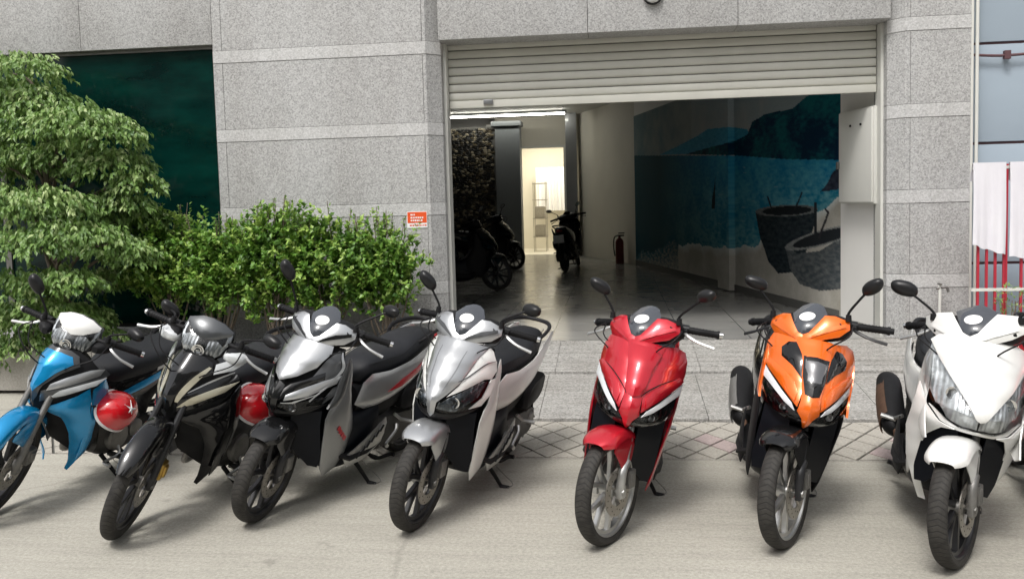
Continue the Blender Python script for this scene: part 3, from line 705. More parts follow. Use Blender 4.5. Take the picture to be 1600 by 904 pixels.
# red bar gate with a towel over it, standing nearer the road
YG = -.45
g0 = at_y(1527, 480, YG); gate = tag(empty('gate', (g0.x, YG, 0)), 'red metal bar gate at the right edge below the hanging towel', 'gate')
for k in range(14):
    x = k*.066 if k != 4 else at_y(1572.5, 330, YG).x-g0.x
    hb = at_y(1572, 256, YG).z if k == 4 else at_y(1540, 385, YG).z+.1
    bm = bmesh.new(); box(bm, x-.009, x+.009, -.009, .009, .1, hb); build('bar', bm, 'gate_red', gate)
for z in (at_y(1560, 452, YG).z, .25, at_y(1540, 262, YG).z): boxo('rail', (-.05, 1.0, -.012, .012, z-.012, z+.012), 'steel_white' if z > .5 else 'gate_red', gate)
def towel(name, x0, x1, ztop, zl, zr, label):
    bm = bmesh.new(); nx, nz = 24, 40; V = []
    for j in range(nz+1):
        row = []
        for i in range(nx+1):
            u = i/nx; x = x0+(x1-x0)*u; zb = zl+(zr-zl)*u; t = j/nz
            if t < .12: q = t/.12; y = .05-.07*q; z = ztop-.25*(1-q)**2*.6 + 0.0
            else: q = (t-.12)/.88; y = -.025-.012*math.sin(u*9+.6)*q-.006*math.sin(u*23)*q; z = ztop+(zb-ztop)*q+.006*math.sin(u*15)*q
            row.append(bm.verts.new((x+.008*math.sin(q*4+i)*.4, y, z)))
        V.append(row)
    for j in range(nz):
        for i in range(nx): bm.faces.new((V[j][i], V[j][i+1], V[j+1][i+1], V[j+1][i]))
    bmesh.ops.recalc_face_normals(bm, faces=bm.faces[:]); bmesh.ops.solidify(bm, geom=bm.faces[:], thickness=.006)
    o = build(name, bm, 'towel', None, 70); o.location = (0, YG-.01, 0); return tag(o, label, 'towel')
def towel_mat():
    m, t, b = newmat('white_towelling'); v = coords(t); n = noise_(t, v, 240, 3)
    t.links.new(mixc(t, noise_(t, v, 5), (.68,.66,.72), (.78,.77,.8)), b.inputs['Base Color']); b.inputs['Roughness'].default_value = .95; bump(t, b, n, .8, .004); return m
M['towel'] = towel_mat()
q0, q1, q2 = at_y(1518, 254, YG), at_y(1570, 254, YG), at_y(1575.5, 254, YG); q3 = at_y(1640, 254, YG)
towel('towel', q0.x, q1.x, q0.z, at_y(1524, 382, YG).z, at_y(1566, 398, YG).z, 'white towel hanging over the red gate, nearest the granite pier')
towel('towel', q2.x, q3.x, q0.z, at_y(1580, 400, YG).z, at_y(1620, 405, YG).z, 'white towel hanging over the red gate, cut off by the right edge')
# stub of white pipe with a tap in front of the right pier
tp = at_y(1468, 520, -.12); tap = tag(empty('standpipe', (tp.x, -.12, 0)), 'short thin grey standpipe with tap in front of the right granite pier', 'pipe')
bm = bmesh.new(); zt_ = at_y(1468, 445, -.12).z; tube(bm, [(0, 0, .1), (0, 0, zt_)], .012, 8, 1); build('riser', bm, 'steel_white', tap)
bm = bmesh.new(); tube(bm, [(-.03, 0, zt_-.03), (.05, 0, zt_-.02), (.07, 0, zt_-.06)], .012, 8); box(bm, -.01, .01, -.03, .03, zt_, zt_+.015); build('tap', bm, 'dull_alloy', tap)
boxo('raised_floor', (X_R1+.02, 6, -.8, .1, -.02, .12), 'planter', None); tag(bpy.data.objects['raised_floor'], kind='structure')

# ================================================================ planter and plants
ZP = .34; YPF = -.85
pl_ = tag(empty('planter', (-4, YPF, 0)), 'long low concrete planter bed under the window with the tree and shrubs', 'planter')
for i in range(5):
    x0 = -9+i*1.49; boxo('rim_stone', (x0+4.002, x0+1.49+4-.002, 0, .16, .0, ZP+(.003 if i % 2 else 0)), 'planter', pl_, bev=.006)
boxo('end_stone', (-1.552+4, -1.40+4, 0, -YPF-.005, .0, ZP-.004), 'planter', pl_, bev=.006)
bm = bmesh.new(); nx, ny = 60, 8
V = [[bm.verts.new((-5+7.45*i/nx, .16+(.69)*j/ny, ZP-.06+.05*noise.noise((i*.5, j*.7, 0)))) for i in range(nx+1)] for j in range(ny+1)]
for j in range(ny):
    for i in range(nx): bm.faces.new((V[j][i], V[j][i+1], V[j+1][i+1], V[j+1][i]))
tag(build('soil', bm, 'soil', pl_), kind='stuff')

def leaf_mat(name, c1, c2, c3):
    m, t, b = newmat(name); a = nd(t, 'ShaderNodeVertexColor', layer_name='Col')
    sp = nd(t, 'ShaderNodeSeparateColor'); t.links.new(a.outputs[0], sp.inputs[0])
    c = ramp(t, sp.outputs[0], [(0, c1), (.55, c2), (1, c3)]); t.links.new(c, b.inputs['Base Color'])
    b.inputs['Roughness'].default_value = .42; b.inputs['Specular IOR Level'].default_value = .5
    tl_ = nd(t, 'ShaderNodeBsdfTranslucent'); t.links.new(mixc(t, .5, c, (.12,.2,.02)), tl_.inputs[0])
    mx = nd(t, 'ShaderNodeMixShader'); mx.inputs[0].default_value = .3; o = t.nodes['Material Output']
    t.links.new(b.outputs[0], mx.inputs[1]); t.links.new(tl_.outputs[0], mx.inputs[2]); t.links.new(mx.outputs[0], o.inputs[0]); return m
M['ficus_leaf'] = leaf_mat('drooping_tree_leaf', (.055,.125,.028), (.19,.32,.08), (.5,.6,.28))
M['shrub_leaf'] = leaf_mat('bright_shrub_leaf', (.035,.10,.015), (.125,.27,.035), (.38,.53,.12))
M['bark'] = plain('pale_bark', (.16,.13,.1), .85, bmp=.8, scale=50)
class Leaves:
    def __init__(s): s.v = []; s.f = []; s.c = []
    def leaf(s, p, d, n, L, w, col, curl=.2):
        d = d.normalized(); sd = d.cross(n)
        if sd.length < 1e-3: sd = d.orthogonal()
        sd.normalize(); n = sd.cross(d).normalized()
        k = len(s.v); m = p+d*L*.45-n*L*curl*.1
        s.v += [p, m+sd*w/2+n*w*.12, p+d*L-n*L*curl, m-sd*w/2+n*w*.12, m]
        s.f += [(k, k+4, k+1), (k, k+3, k+4), (k+4, k+2, k+1), (k+4, k+3, k+2)]; s.c += [col]*5
    def build(s, name, mat, parent):
        me = bpy.data.meshes.new(name); me.from_pydata(s.v, [], s.f); at = me.color_attributes.new('Col', 'FLOAT_COLOR', 'POINT')
        at.data.foreach_set('color', [x for c in s.c for x in (c, c, c, 1)]); return tag(link(name, me, mat, parent, 0), kind='stuff')
rg = random.Random(11)
def rv():
    while 1:
        v = Vector((rg.uniform(-1,1), rg.uniform(-1,1), rg.uniform(-1,1)))
        if .05 < v.length < 1: return v.normalized()
# tree: an umbrella of drooping sprays on a crooked trunk
tree = tag(empty('tree', at_y(95, 520, -.45).xy.to_3d()), 'drooping small-leaved ornamental tree filling the left edge in front of the green window', 'tree')
T0 = Vector(tree.location)
clumps = [(20,118,62,42,-.5), (-20,160,70,60,-.3), (60,160,45,35,-.45), (55,205,60,48,-.6), (120,200,68,48,-.75), (165,215,48,45,-.7), (175,262,50,42,-.6), (100,245,70,36,-.5), (35,260,55,40,-.55),
          (215,290,32,32,-.6), (190,318,36,24,-.6), (150,335,48,28,-.5), (60,320,75,38,-.9), (10,330,60,45,-.8), (110,365,62,30,-.95), (45,385,70,40,-1.0), (170,385,50,32,-.8), (205,400,38,28,-.7), (225,345,30,25,-.4), (-30,260,60,60,-.4),
          (100,440,50,30,-1.0), (30,450,55,38,-.95), (60,490,70,34,-.85), (-10,520,60,40,-.7), (120,500,50,32,-.6), (170,440,40,30,-.3), (45,540,55,25,-.8), (155,525,40,20,-.6)]
lv = Leaves(); tips = []
for (cx, cy, rx, ry, Y) in clumps:
    c = at_y(cx, cy, Y)-T0; sc_ = (CAM-(c+T0)).length/F_PX; ax, az = rx*sc_, ry*sc_; ay = (ax+az)/2*.85; tips.append(c)
    dark_c = cy > 470 or cx < -5
    for k in range(int(rx*ry/15)+40):                  # sprays: a short twig with leaves hanging from it
        d = rv(); d.z = abs(d.z)*.95-.15 if rg.random() < .93 else d.z; rr = rg.uniform(.74, 1.06)*(1+.2*noise.noise((d.x*2.5+cx, d.y*2.5, d.z*2.5+cy)))
        p = c+Vector((d.x*ax, d.y*ay, d.z*az))*rr; out = Vector((d.x, d.y, d.z*.3-.55)).normalized()
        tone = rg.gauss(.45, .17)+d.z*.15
        for m_ in range(rg.randint(5, 8)):
            q = p+out*m_*.015+rv()*.014; dd = (out*.6+rv()*.65+Vector((0,0,-.55))).normalized()
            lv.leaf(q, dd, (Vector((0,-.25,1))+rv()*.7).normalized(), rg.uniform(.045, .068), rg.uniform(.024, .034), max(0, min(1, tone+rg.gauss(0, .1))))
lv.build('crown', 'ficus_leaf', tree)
bm = bmesh.new(); tube(bm, [(0,0,ZP-.1), (.03,.02,.8), (-.06,.0,1.2), (.05,-.03,1.55), (-.05,0,1.9), (-.1,.05,2.3)], [.07,.055,.045,.035,.025,.012], 9)
build('trunk', bm, 'bark', tree)
for c in tips:
    bm = bmesh.new(); z = max(.7, c.z-.35); s0 = Vector((0, 0, z)) if c.length > 0 else Vector()
    mid = (s0+c)/2+Vector((0, .02, .12)); tube(bm, [s0, mid, c+Vector((0,0,.02))], [.022,.013,.005], 6, 4); build('branch', bm, 'bark', tree)
# five bright shrubs
shrubs = [(262, 412, 62, 66, -.35, 'half under the drooping tree, farthest left of the shrubs'), (338, 422, 66, 62, -.45, 'second of the five from the tree'),
          (424, 410, 70, 80, -.5, 'in the middle of the shrub row'), (512, 418, 72, 68, -.45, 'second of the five from the door'), (596, 424, 58, 66, -.4, 'nearest the door beside the orange-red notice')]
for (cx, cy, rx, ry, Y, lab) in shrubs:
    base = at_y(cx+4, 500, Y); sh_ = tag(empty('shrub', (base.x, Y, ZP-.05)), 'bright green leafy shrub '+lab, 'shrub', 'shrubs in the planter'); B0 = Vector(sh_.location)
    lv = Leaves(); c = at_y(cx, cy, Y)-B0; sc_ = (CAM-(c+B0)).length/F_PX; ax, az = rx*sc_, ry*sc_; ay = .26
    ends = []
    for k in range(int(rx*ry/6.2)):
        d = rv(); rr = rg.uniform(.35, 1.05)*(1+.5*noise.noise((d.x*3+cx, d.y*3, d.z*3)))
        p = c+Vector((d.x*ax*1.08, d.y*ay, d.z*az*(1 if d.z > 0 else 1.08)))*rr
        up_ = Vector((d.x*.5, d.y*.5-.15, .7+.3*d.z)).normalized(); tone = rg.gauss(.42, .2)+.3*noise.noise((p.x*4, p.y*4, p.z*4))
        L_ = rg.uniform(.05, .14); n_ = rg.randint(7, 11)
        for m_ in range(n_):
            q = p+up_*L_*m_/n_; dd = (up_*.55+rv()*.9).normalized()
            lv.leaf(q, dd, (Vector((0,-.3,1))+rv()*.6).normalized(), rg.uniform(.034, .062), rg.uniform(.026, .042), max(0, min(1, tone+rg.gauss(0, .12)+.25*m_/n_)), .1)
        if k % 230 == 0: ends.append(p)
    for k in range(12):                                      # long shoots standing up out of the top
        x = rg.uniform(-.85, .85); p = c+Vector((x*ax, rg.uniform(-.1, .1), az*math.sqrt(1-x*x)*.85)); H = rg.uniform(.1, .26)
        ends.append(p+Vector((0,0,H)))
        for m_ in range(16):
            q = p+Vector((.02*math.sin(k), 0, H*m_/16)); lv.leaf(q, (rv()+Vector((0,0,.5))).normalized(), Vector((0,-.3,1)), rg.uniform(.025, .04), rg.uniform(.016, .025), max(0, min(1, rg.gauss(.7, .15))), .1)
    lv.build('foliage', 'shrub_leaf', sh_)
    for e in ends:
        bm = bmesh.new(); s0 = Vector((rg.uniform(-.05, .05), rg.uniform(-.04, .04), 0)); mid = Vector((s0.x+(e.x-s0.x)*.55+rg.uniform(-.04,.04), e.y*.5, e.z*.4))
        tube(bm, [s0, mid, e], [.011,.008,.003], 5, 4); build('stem', bm, 'bark', sh_)
# little weed by the gate
wd_ = tag(empty('potted_plant', (at_y(1580, 480, -.6).x, -.6, .12)), 'small leafy plant behind the white scooter at the foot of the red gate', 'plant')
lv = Leaves(); hz = at_y(1580, 470, -.6).z-.12
for k in range(120):
    d = rv(); q = Vector((d.x*.1, d.y*.1, hz+d.z*.12)); lv.leaf(q, (rv()+Vector((0,0,.4))).normalized(), Vector((0,-.3,1)), rg.uniform(.03, .05), .014, rg.uniform(.1, .8))
lv.build('foliage', 'ficus_leaf', wd_)
bm = bmesh.new()
for k in range(4): tube(bm, [(.0, 0, .15), (rg.uniform(-.03,.03), 0, hz*.5), (rg.uniform(-.07,.07), rg.uniform(-.05,.05), hz)], .004, 5, 3)
build('stem', bm, 'bark', wd_)
bm = bmesh.new(); lathe(bm, [(0, 0), (0, .08), (.16, .11), (.18, .115), (.18, .1), (.16, .0)], 24, axis='z'); build('pot', bm, 'gate_red', wd_)

# ================================================================ the other side of the street (behind the camera, mirrored in paint and glass)
M['plaster_a'] = plain('ochre_plaster', (.34,.29,.2), .85, vary=.12, scale=1.5); M['plaster_b'] = plain('grey_plaster', (.27,.27,.26), .85, vary=.12, scale=1.5); M['plaster_c'] = plain('pale_green_plaster', (.24,.28,.24), .85, vary=.12, scale=1.5)
grid_sheet('far_pavement', -40, 40, -18.2, -16, .002, 'planter')
YO = -17.6
for k, (x0, w, h, mt, lab) in enumerate(((-17, 6.5, 8.5, 'plaster_b', 'grey plastered house across the street, leftmost'), (-10.2, 5.2, 6.2, 'plaster_a', 'ochre low house across the street'), (-4.6, 6.3, 9.5, 'plaster_c', 'pale green tall house across the street'), (2.1, 5.6, 7.2, 'plaster_b', 'grey house across the street with a blue shop shutter'), (8.1, 7.5, 8.8, 'plaster_a', 'ochre tall house across the street'))):
    hs_ = tag(empty('street_house', (x0, YO, 0)), lab, 'house'); boxo('wall', (0, w, -8, 0, 0, h), mt, hs_)
    boxo('roof', (-.2, w+.2, -8.2, .35, h, h+.25), 'planter', hs_)
    boxo('shop_shutter', (.5, w-.5, 0, .06, 0, 2.6), 'blue_grey_wall' if k == 3 else 'shutter', hs_, bev=.01); boxo('awning', (.3, w-.3, 0, 1.1, 2.75, 2.85), 'plaster_b', hs_)
    fl = 3.6
    while fl+1.6 < h:
        for q in range(2):
            wx = .7+q*(w-1.4)/2+.2; f = boxo('window', (wx, wx+1.5, 0, .05, fl, fl+1.4), 'white_wall', hs_); boxo('pane', (wx+.08, wx+1.42, .05, .06, fl+.08, fl+1.32), 'screen_dark', f)
        fl += 2.6
# ================================================================ motorbikes
# local axes of every bike: x to the rider's left, y backwards from the front axle, z up from the ground
def steer_rot(deg, Rw):
    ax = Vector((0, .446, .895)).normalized(); p = Vector((0, .03, Rw))
    return Matrix.Translation(p) @ Matrix.Rotation(R(-deg), 4, ax) @ Matrix.Translation(-p)
def rim_spokes(bm, Rr, n, w=.011, twin=.35, x=0., depth=.012, r0=.035):
    for k in range(n):
        a = 2*math.pi*k/n
        for s in ((-1, 1) if twin else (0,)):
            a1 = a+s*twin*.25; a2 = a+s*twin
            p0 = Vector((x, r0*math.cos(a1), r0*math.sin(a1))); p1 = Vector((x, Rr*.6*math.cos(a+s*twin*.75), Rr*.6*math.sin(a+s*twin*.75))); p2 = Vector((x, Rr*math.cos(a2), Rr*math.sin(a2)))
            P = catmull([p0, p1, p2], 3); ring = []
            for i, p in enumerate(P):
                t = (P[min(i+1, len(P)-1)]-P[max(i-1, 0)]).normalized(); b = Vector((1,0,0)).cross(t); ww = w*(1.25-.5*i/len(P)*(1 if i < len(P)-2 else .4))
                ring.append([p+b*ww*cx+Vector((depth*cy, 0, 0)) for cx, cy in ((1,-.7), (.7,-1), (-.7,-1), (-1,-.7), (-1,.7), (-.7,1), (.7,1), (1,.7))])
            loft(bm, ring)
def wheel(name, parent, pos, Rw, Rr, wt, rim, disc=None, n=5, twin=.32, drum=False, mtx=Matrix()):
    """tyre radius Rw, rim radius Rr, tyre width wt; disc on side +1/-1"""
    T = mtx @ Matrix.Translation(pos)
    def fin(bm): bmesh.ops.transform(bm, matrix=T, verts=bm.verts[:]); return bm
    bm = bmesh.new(); lathe(bm, [(-.035, 0), (-.035, .026), (-.02, .034), (.02, .034), (.035, .026), (.035, 0)] if not drum else [(-.045, 0), (-.045, .055), (-.03, .066), (.03, .066), (.04, .05), (.04, 0)], 28)
    tube(bm, [(-.075, 0, 0), (.075, 0, 0)], .009, 10, 1); tube(bm, [(-.083, 0, 0), (-.074, 0, 0)], .015, 6, 1); tube(bm, [(.074, 0, 0), (.083, 0, 0)], .015, 6, 1)
    hub = build(name, fin(bm), 'dull_alloy' if rim == 'black_rim' else 'alloy', parent)
    bm = bmesh.new(); h = wt/2; prof = []
    side = Rw-Rr; N = 22
    for i in range(N+1):                                       # tyre section: rounded crown, bulging side walls
        q = math.pi*(i/N)*1.16-math.pi*.08; x = -math.cos(q)*h; z = math.sin(q)
        prof.append((x*(1 if z > 0 else .92), Rr+side*.45+z*side*.55 if z > 0 else Rr+side*.45+z*side*1.6))
    prof += [(h*.6, Rr-.004), (-h*.6, Rr-.004)]
    lathe(bm, prof, 80, uv=True, closed=True); bmesh.ops.recalc_face_normals(bm, faces=bm.faces[:]); build('tyre', fin(bm), 'tyre', hub, 50)
    bm = bmesh.new(); q = h*.72
    lathe(bm, [(-q, Rr+.004), (-q-.003, Rr-.001), (-q, Rr-.007), (-q*.6, Rr-.012), (-q*.45, Rr-.026), (q*.45, Rr-.026), (q*.6, Rr-.012), (q, Rr-.007), (q+.003, Rr-.001), (q, Rr+.004)], 72)
    if n: rim_spokes(bm, Rr-.018, n, twin=twin, w=.0115 if twin else .014)
    else:
        for k in range(36):
            a = 2*math.pi*k/36; s = 1 if k % 2 else -1; a2 = a+s*.35*(1 if (k//2) % 2 else -1)
            tube(bm, [(s*.03, .045*math.cos(a), .045*math.sin(a)), (0, (Rr-.015)*math.cos(a2), (Rr-.015)*math.sin(a2))], .0016, 5, 1)
    build('rim', fin(bm), rim, hub)
    if disc:
        for x_, in ((disc*.047,),):
            bm = bmesh.new(); lathe(bm, [(x_-.002, .066), (x_-.002, .112), (x_+.002, .112), (x_+.002, .066)], 64, closed=True)
            for k in range(5): a = 2*math.pi*k/5; tube(bm, [(x_, .03*math.cos(a), .03*math.sin(a)), (x_, .068*math.cos(a+.2), .068*math.sin(a+.2))], .007, 6, 1)
            # small dark vent holes
            build('brake_disc', fin(bm), 'steel_disc', hub)
            bm = bmesh.new()
            for k in range(24):
                a = 2*math.pi*k/24; r = .08+.011*(k % 3)
                lathe(bm, [(x_-.0026, 0), (x_-.0026, .0035), (x_+.0026, .0035), (x_+.0026, 0)], 8, c=(0, r*math.cos(a), r*math.sin(a)))
            build('vent_hole', fin(bm), 'matt_black', hub)
    return hub
def T(bm, m): bmesh.ops.transform(bm, matrix=m, verts=bm.verts[:]); return bm
def fender(bm, Rf, a0, a1, w0, w1, th=.004, flat=.55, n=22, skirt=.35, tip=.0, y0=0, z0=0):
    """mudguard following the wheel from angle a0 to a1 (degrees, 0 = forward, 90 = up); half-widths w0..w1"""
    rings = []
    for i in range(n+1):
        t = i/n; a = R(a0+(a1-a0)*t); w = w0+(w1-w0)*t
        w *= (1-(1-min(1, t/.18))**2*.45)*(1-(1-min(1, (1-t)/.14))**2*.35)
        c = Vector((0, -math.cos(a), math.sin(a))); ring = []
        for k in range(13):
            u = -1+2*k/12; x = w*math.sin(u*math.pi/2*.98); drop = (1-math.cos(u*math.pi/2))*w*flat+max(0, abs(u)-.62)*skirt*w*2
            r = Rf-drop; ring.append(Vector((x, y0, z0))+c*r)
        rings.append(ring)
    V = [[bm.verts.new(p) for p in r] for r in rings]
    fs = [bm.faces.new((A[s], A[s+1], B[s+1], B[s])) for A, B in zip(V, V[1:]) for s in range(12)]
    bmesh.ops.recalc_face_normals(bm, faces=fs); bmesh.ops.solidify(bm, geom=fs, thickness=th)
def mirror_part(parent, M4, s, base, head, tilt=(0,0,0), size=(.056,.033), mat='black_plastic', stem='matt_black'):
    """rear-view mirror: stem from base to head; the reflecting glass looks backwards"""
    bm = bmesh.new(); b = Vector(base); h = Vector(head); d = Vector((h.x-b.x, 0, 0))
    tube(bm, [b+Vector((0,0,-.01)), b+Vector((0,0,.025)), b*.55+h*.45+Vector((0,0,.018)), h], [.007,.006,.0055,.006], 8, 5); lathe(bm, [(b.z-.012, 0), (b.z-.012, .014), (b.z+.018, .012), (b.z+.018, 0)], 14, c=(b.x, b.y, 0), axis='z')
    st = build('mirror', T(bm, M4), stem, parent)
    Rm = Matrix.Translation(h) @ Matrix.Rotation(R(tilt[2]), 4, 'Z') @ Matrix.Rotation(R(tilt[0]), 4, 'X') @ Matrix.Rotation(R(tilt[1]), 4, 'Y')
    bm = bmesh.new(); rings = []
    for y, k in ((.014, .9), (.015, .98), (.008, 1.), (-.004, .93), (-.014, .72), (-.02, .4)):
        rings.append([Vector((size[0]*k*math.copysign(abs(math.cos(q))**.85, math.cos(q))+s*.012*math.sin(q), y, size[1]*k*math.copysign(abs(math.sin(q))**.85, math.sin(q)))) for q in [2*math.pi*i/28 for i in range(28)]])
    loft(bm, rings); bmesh.ops.recalc_face_normals(bm, faces=bm.faces[:]); build('mirror_shell', T(bm, M4 @ Rm), mat, st, 50)
    bm = bmesh.new(); vs = [bm.verts.new((size[0]*.86*math.cos(q)+s*.01*math.sin(q), .0165, size[1]*.84*math.sin(q))) for q in [2*math.pi*i/28 for i in range(28)]]; bm.faces.new(vs); bmesh.ops.recalc_face_normals(bm, faces=bm.faces[:])
    build('mirror_glass', T(bm, M4 @ Rm), 'mirror_glass', st, 0)
def bars(parent, M4, zc, yc, w=.35, rise=.0, lever='alloy', grip='matt_black', bare=False, sweep=.09, drop=.02):
    for s in (1, -1):
        e = Vector((s*w, yc+sweep, zc-drop)); i = Vector((s*(w-.125), yc+sweep*.5, zc-drop*.3)); d = (e-i).normalized()
        bm = bmesh.new(); tube(bm, [i, e], .0165, 14, 1)
        for k in range(7): tube(bm, [i+d*(.018+k*.015), i+d*(.022+k*.015)], .0182, 14, 1)
        tube(bm, [e-d*.004, e+d*.008], .02, 14, 1)
        g = build('grip', T(bm, M4), grip, parent)
        bm = bmesh.new(); tube(bm, [e+d*.008, e+d*.024], .0145, 12, 1); build('bar_end', T(bm, M4), 'chrome' if lever != 'black_plastic' else 'matt_black', g)
        bm = bmesh.new(); a = i-d*.015; tube(bm, [a+Vector((0,-.018,-.008)), a+d*.03+Vector((0,-.05,-.02)), a+d*.09+Vector((0,-.075,-.038)), a+d*.165+Vector((0,-.082,-.052))], [.009,.0085,.0075,.0085], 8, 5, flat=.7)
        build('brake_lever', T(bm, M4), lever, g)
        bm = bmesh.new(); tube(bm, [i-d*.07, i-d*.0], .024, 12, 1); box(bm, i.x-s*.03-.018, i.x-s*.03+.018, i.y-.05, i.y, i.z-.02, i.z+.015, bev=.006); build('switch_housing', T(bm, M4), 'black_plastic', parent)
def stands(root, Rw, yb=.62, x=.2, tip=None, lean=8):
    l = math.tan(R(lean)); foot = Vector((.215, yb+.03, .0+.215*l+.002)) if tip is None else Vector(tip)
    bm = bmesh.new(); top = Vector((.1, yb-.03, .2)); tube(bm, [top, top*.4+foot*.6, foot+Vector((-.012, 0, .008))], [.013,.011,.01], 8, 4)
    tube(bm, [foot+Vector((-.015,-.005,.008)), foot+Vector((.035, .01, .006))], .011, 8, 1, flat=.5); build('side_stand', bm, 'matt_black', root)
    bm = bmesh.new(); tube(bm, [top+Vector((.02,.03,.0)), foot*.5+top*.5+Vector((.035,.045,0)), foot+Vector((.04,.045,.02)), foot+Vector((.03,.0,.008))], .0022, 5, 5); build('stand_spring', bm, 'dull_alloy', root)
    bm = bmesh.new()
    for s in (1, -1): tube(bm, [(s*.06, .78, .17), (s*.1, .86, .1), (s*.12, .98, .095), (s*.15, .99, .1)], [.012,.011,.011,.012], 8, 4)
    tube(bm, [(-.1, .88, .1), (.1, .88, .1)], .009, 8, 1); build('centre_stand', bm, 'matt_black', root)
def shock(root, x, a, b, mat='matt_black'):
    bm = bmesh.new(); A, B = Vector(a), Vector(b); tube(bm, [A, B], .014, 10, 1); d = (B-A); n = 60
    P = [A+d*(.12+.7*i/n)+(Matrix.Rotation(i*2*math.pi/8, 3, d.normalized()) @ (d.orthogonal().normalized()*.023)) for i in range(n)]
    tube(bm, P, .0042, 5, 1); tube(bm, [A-d*.05, A+d*.08], .02, 10, 1); tube(bm, [B-d*.1, B+d*.04], .02, 10, 1); build('rear_shock', bm, mat, root)
def cables(root, M4, pts_list, mat='matt_black', r=.0035):
    bm = bmesh.new()
    for p in pts_list: tube(bm, [M4 @ Vector(q) if i < len(p)-1 else Vector(q) for i, q in enumerate(p)], r, 6, 6)
    build('cable', bm, mat, root)
def strip_from(root, name, pts, F, mat, w=.006, off=.009, parent=None):
    """thin raised stripe on a panel surface given as a,b points"""
    bm = bmesh.new(); P = catmull([(a, b, 0) for a, b in pts], 5); n = len(P); A = []
    for i, p in enumerate(P):
        t = (P[min(i+1, n-1)]-P[max(i-1, 0)]).normalized(); s = Vector((-t.y, t.x, 0)); ww = w*(math.sin(math.pi*(.08+.84*i/(n-1)))**.6)
        A.append([bm.verts.new(F(q.x, q.y, off)) for q in (p-s*ww, p+s*ww)])
    for a, b in zip(A, A[1:]): bm.faces.new((a[0], a[1], b[1], b[0]))
    bmesh.ops.recalc_face_normals(bm, faces=bm.faces[:]); bmesh.ops.solidify(bm, geom=bm.faces[:], thickness=.0025)
    return bm

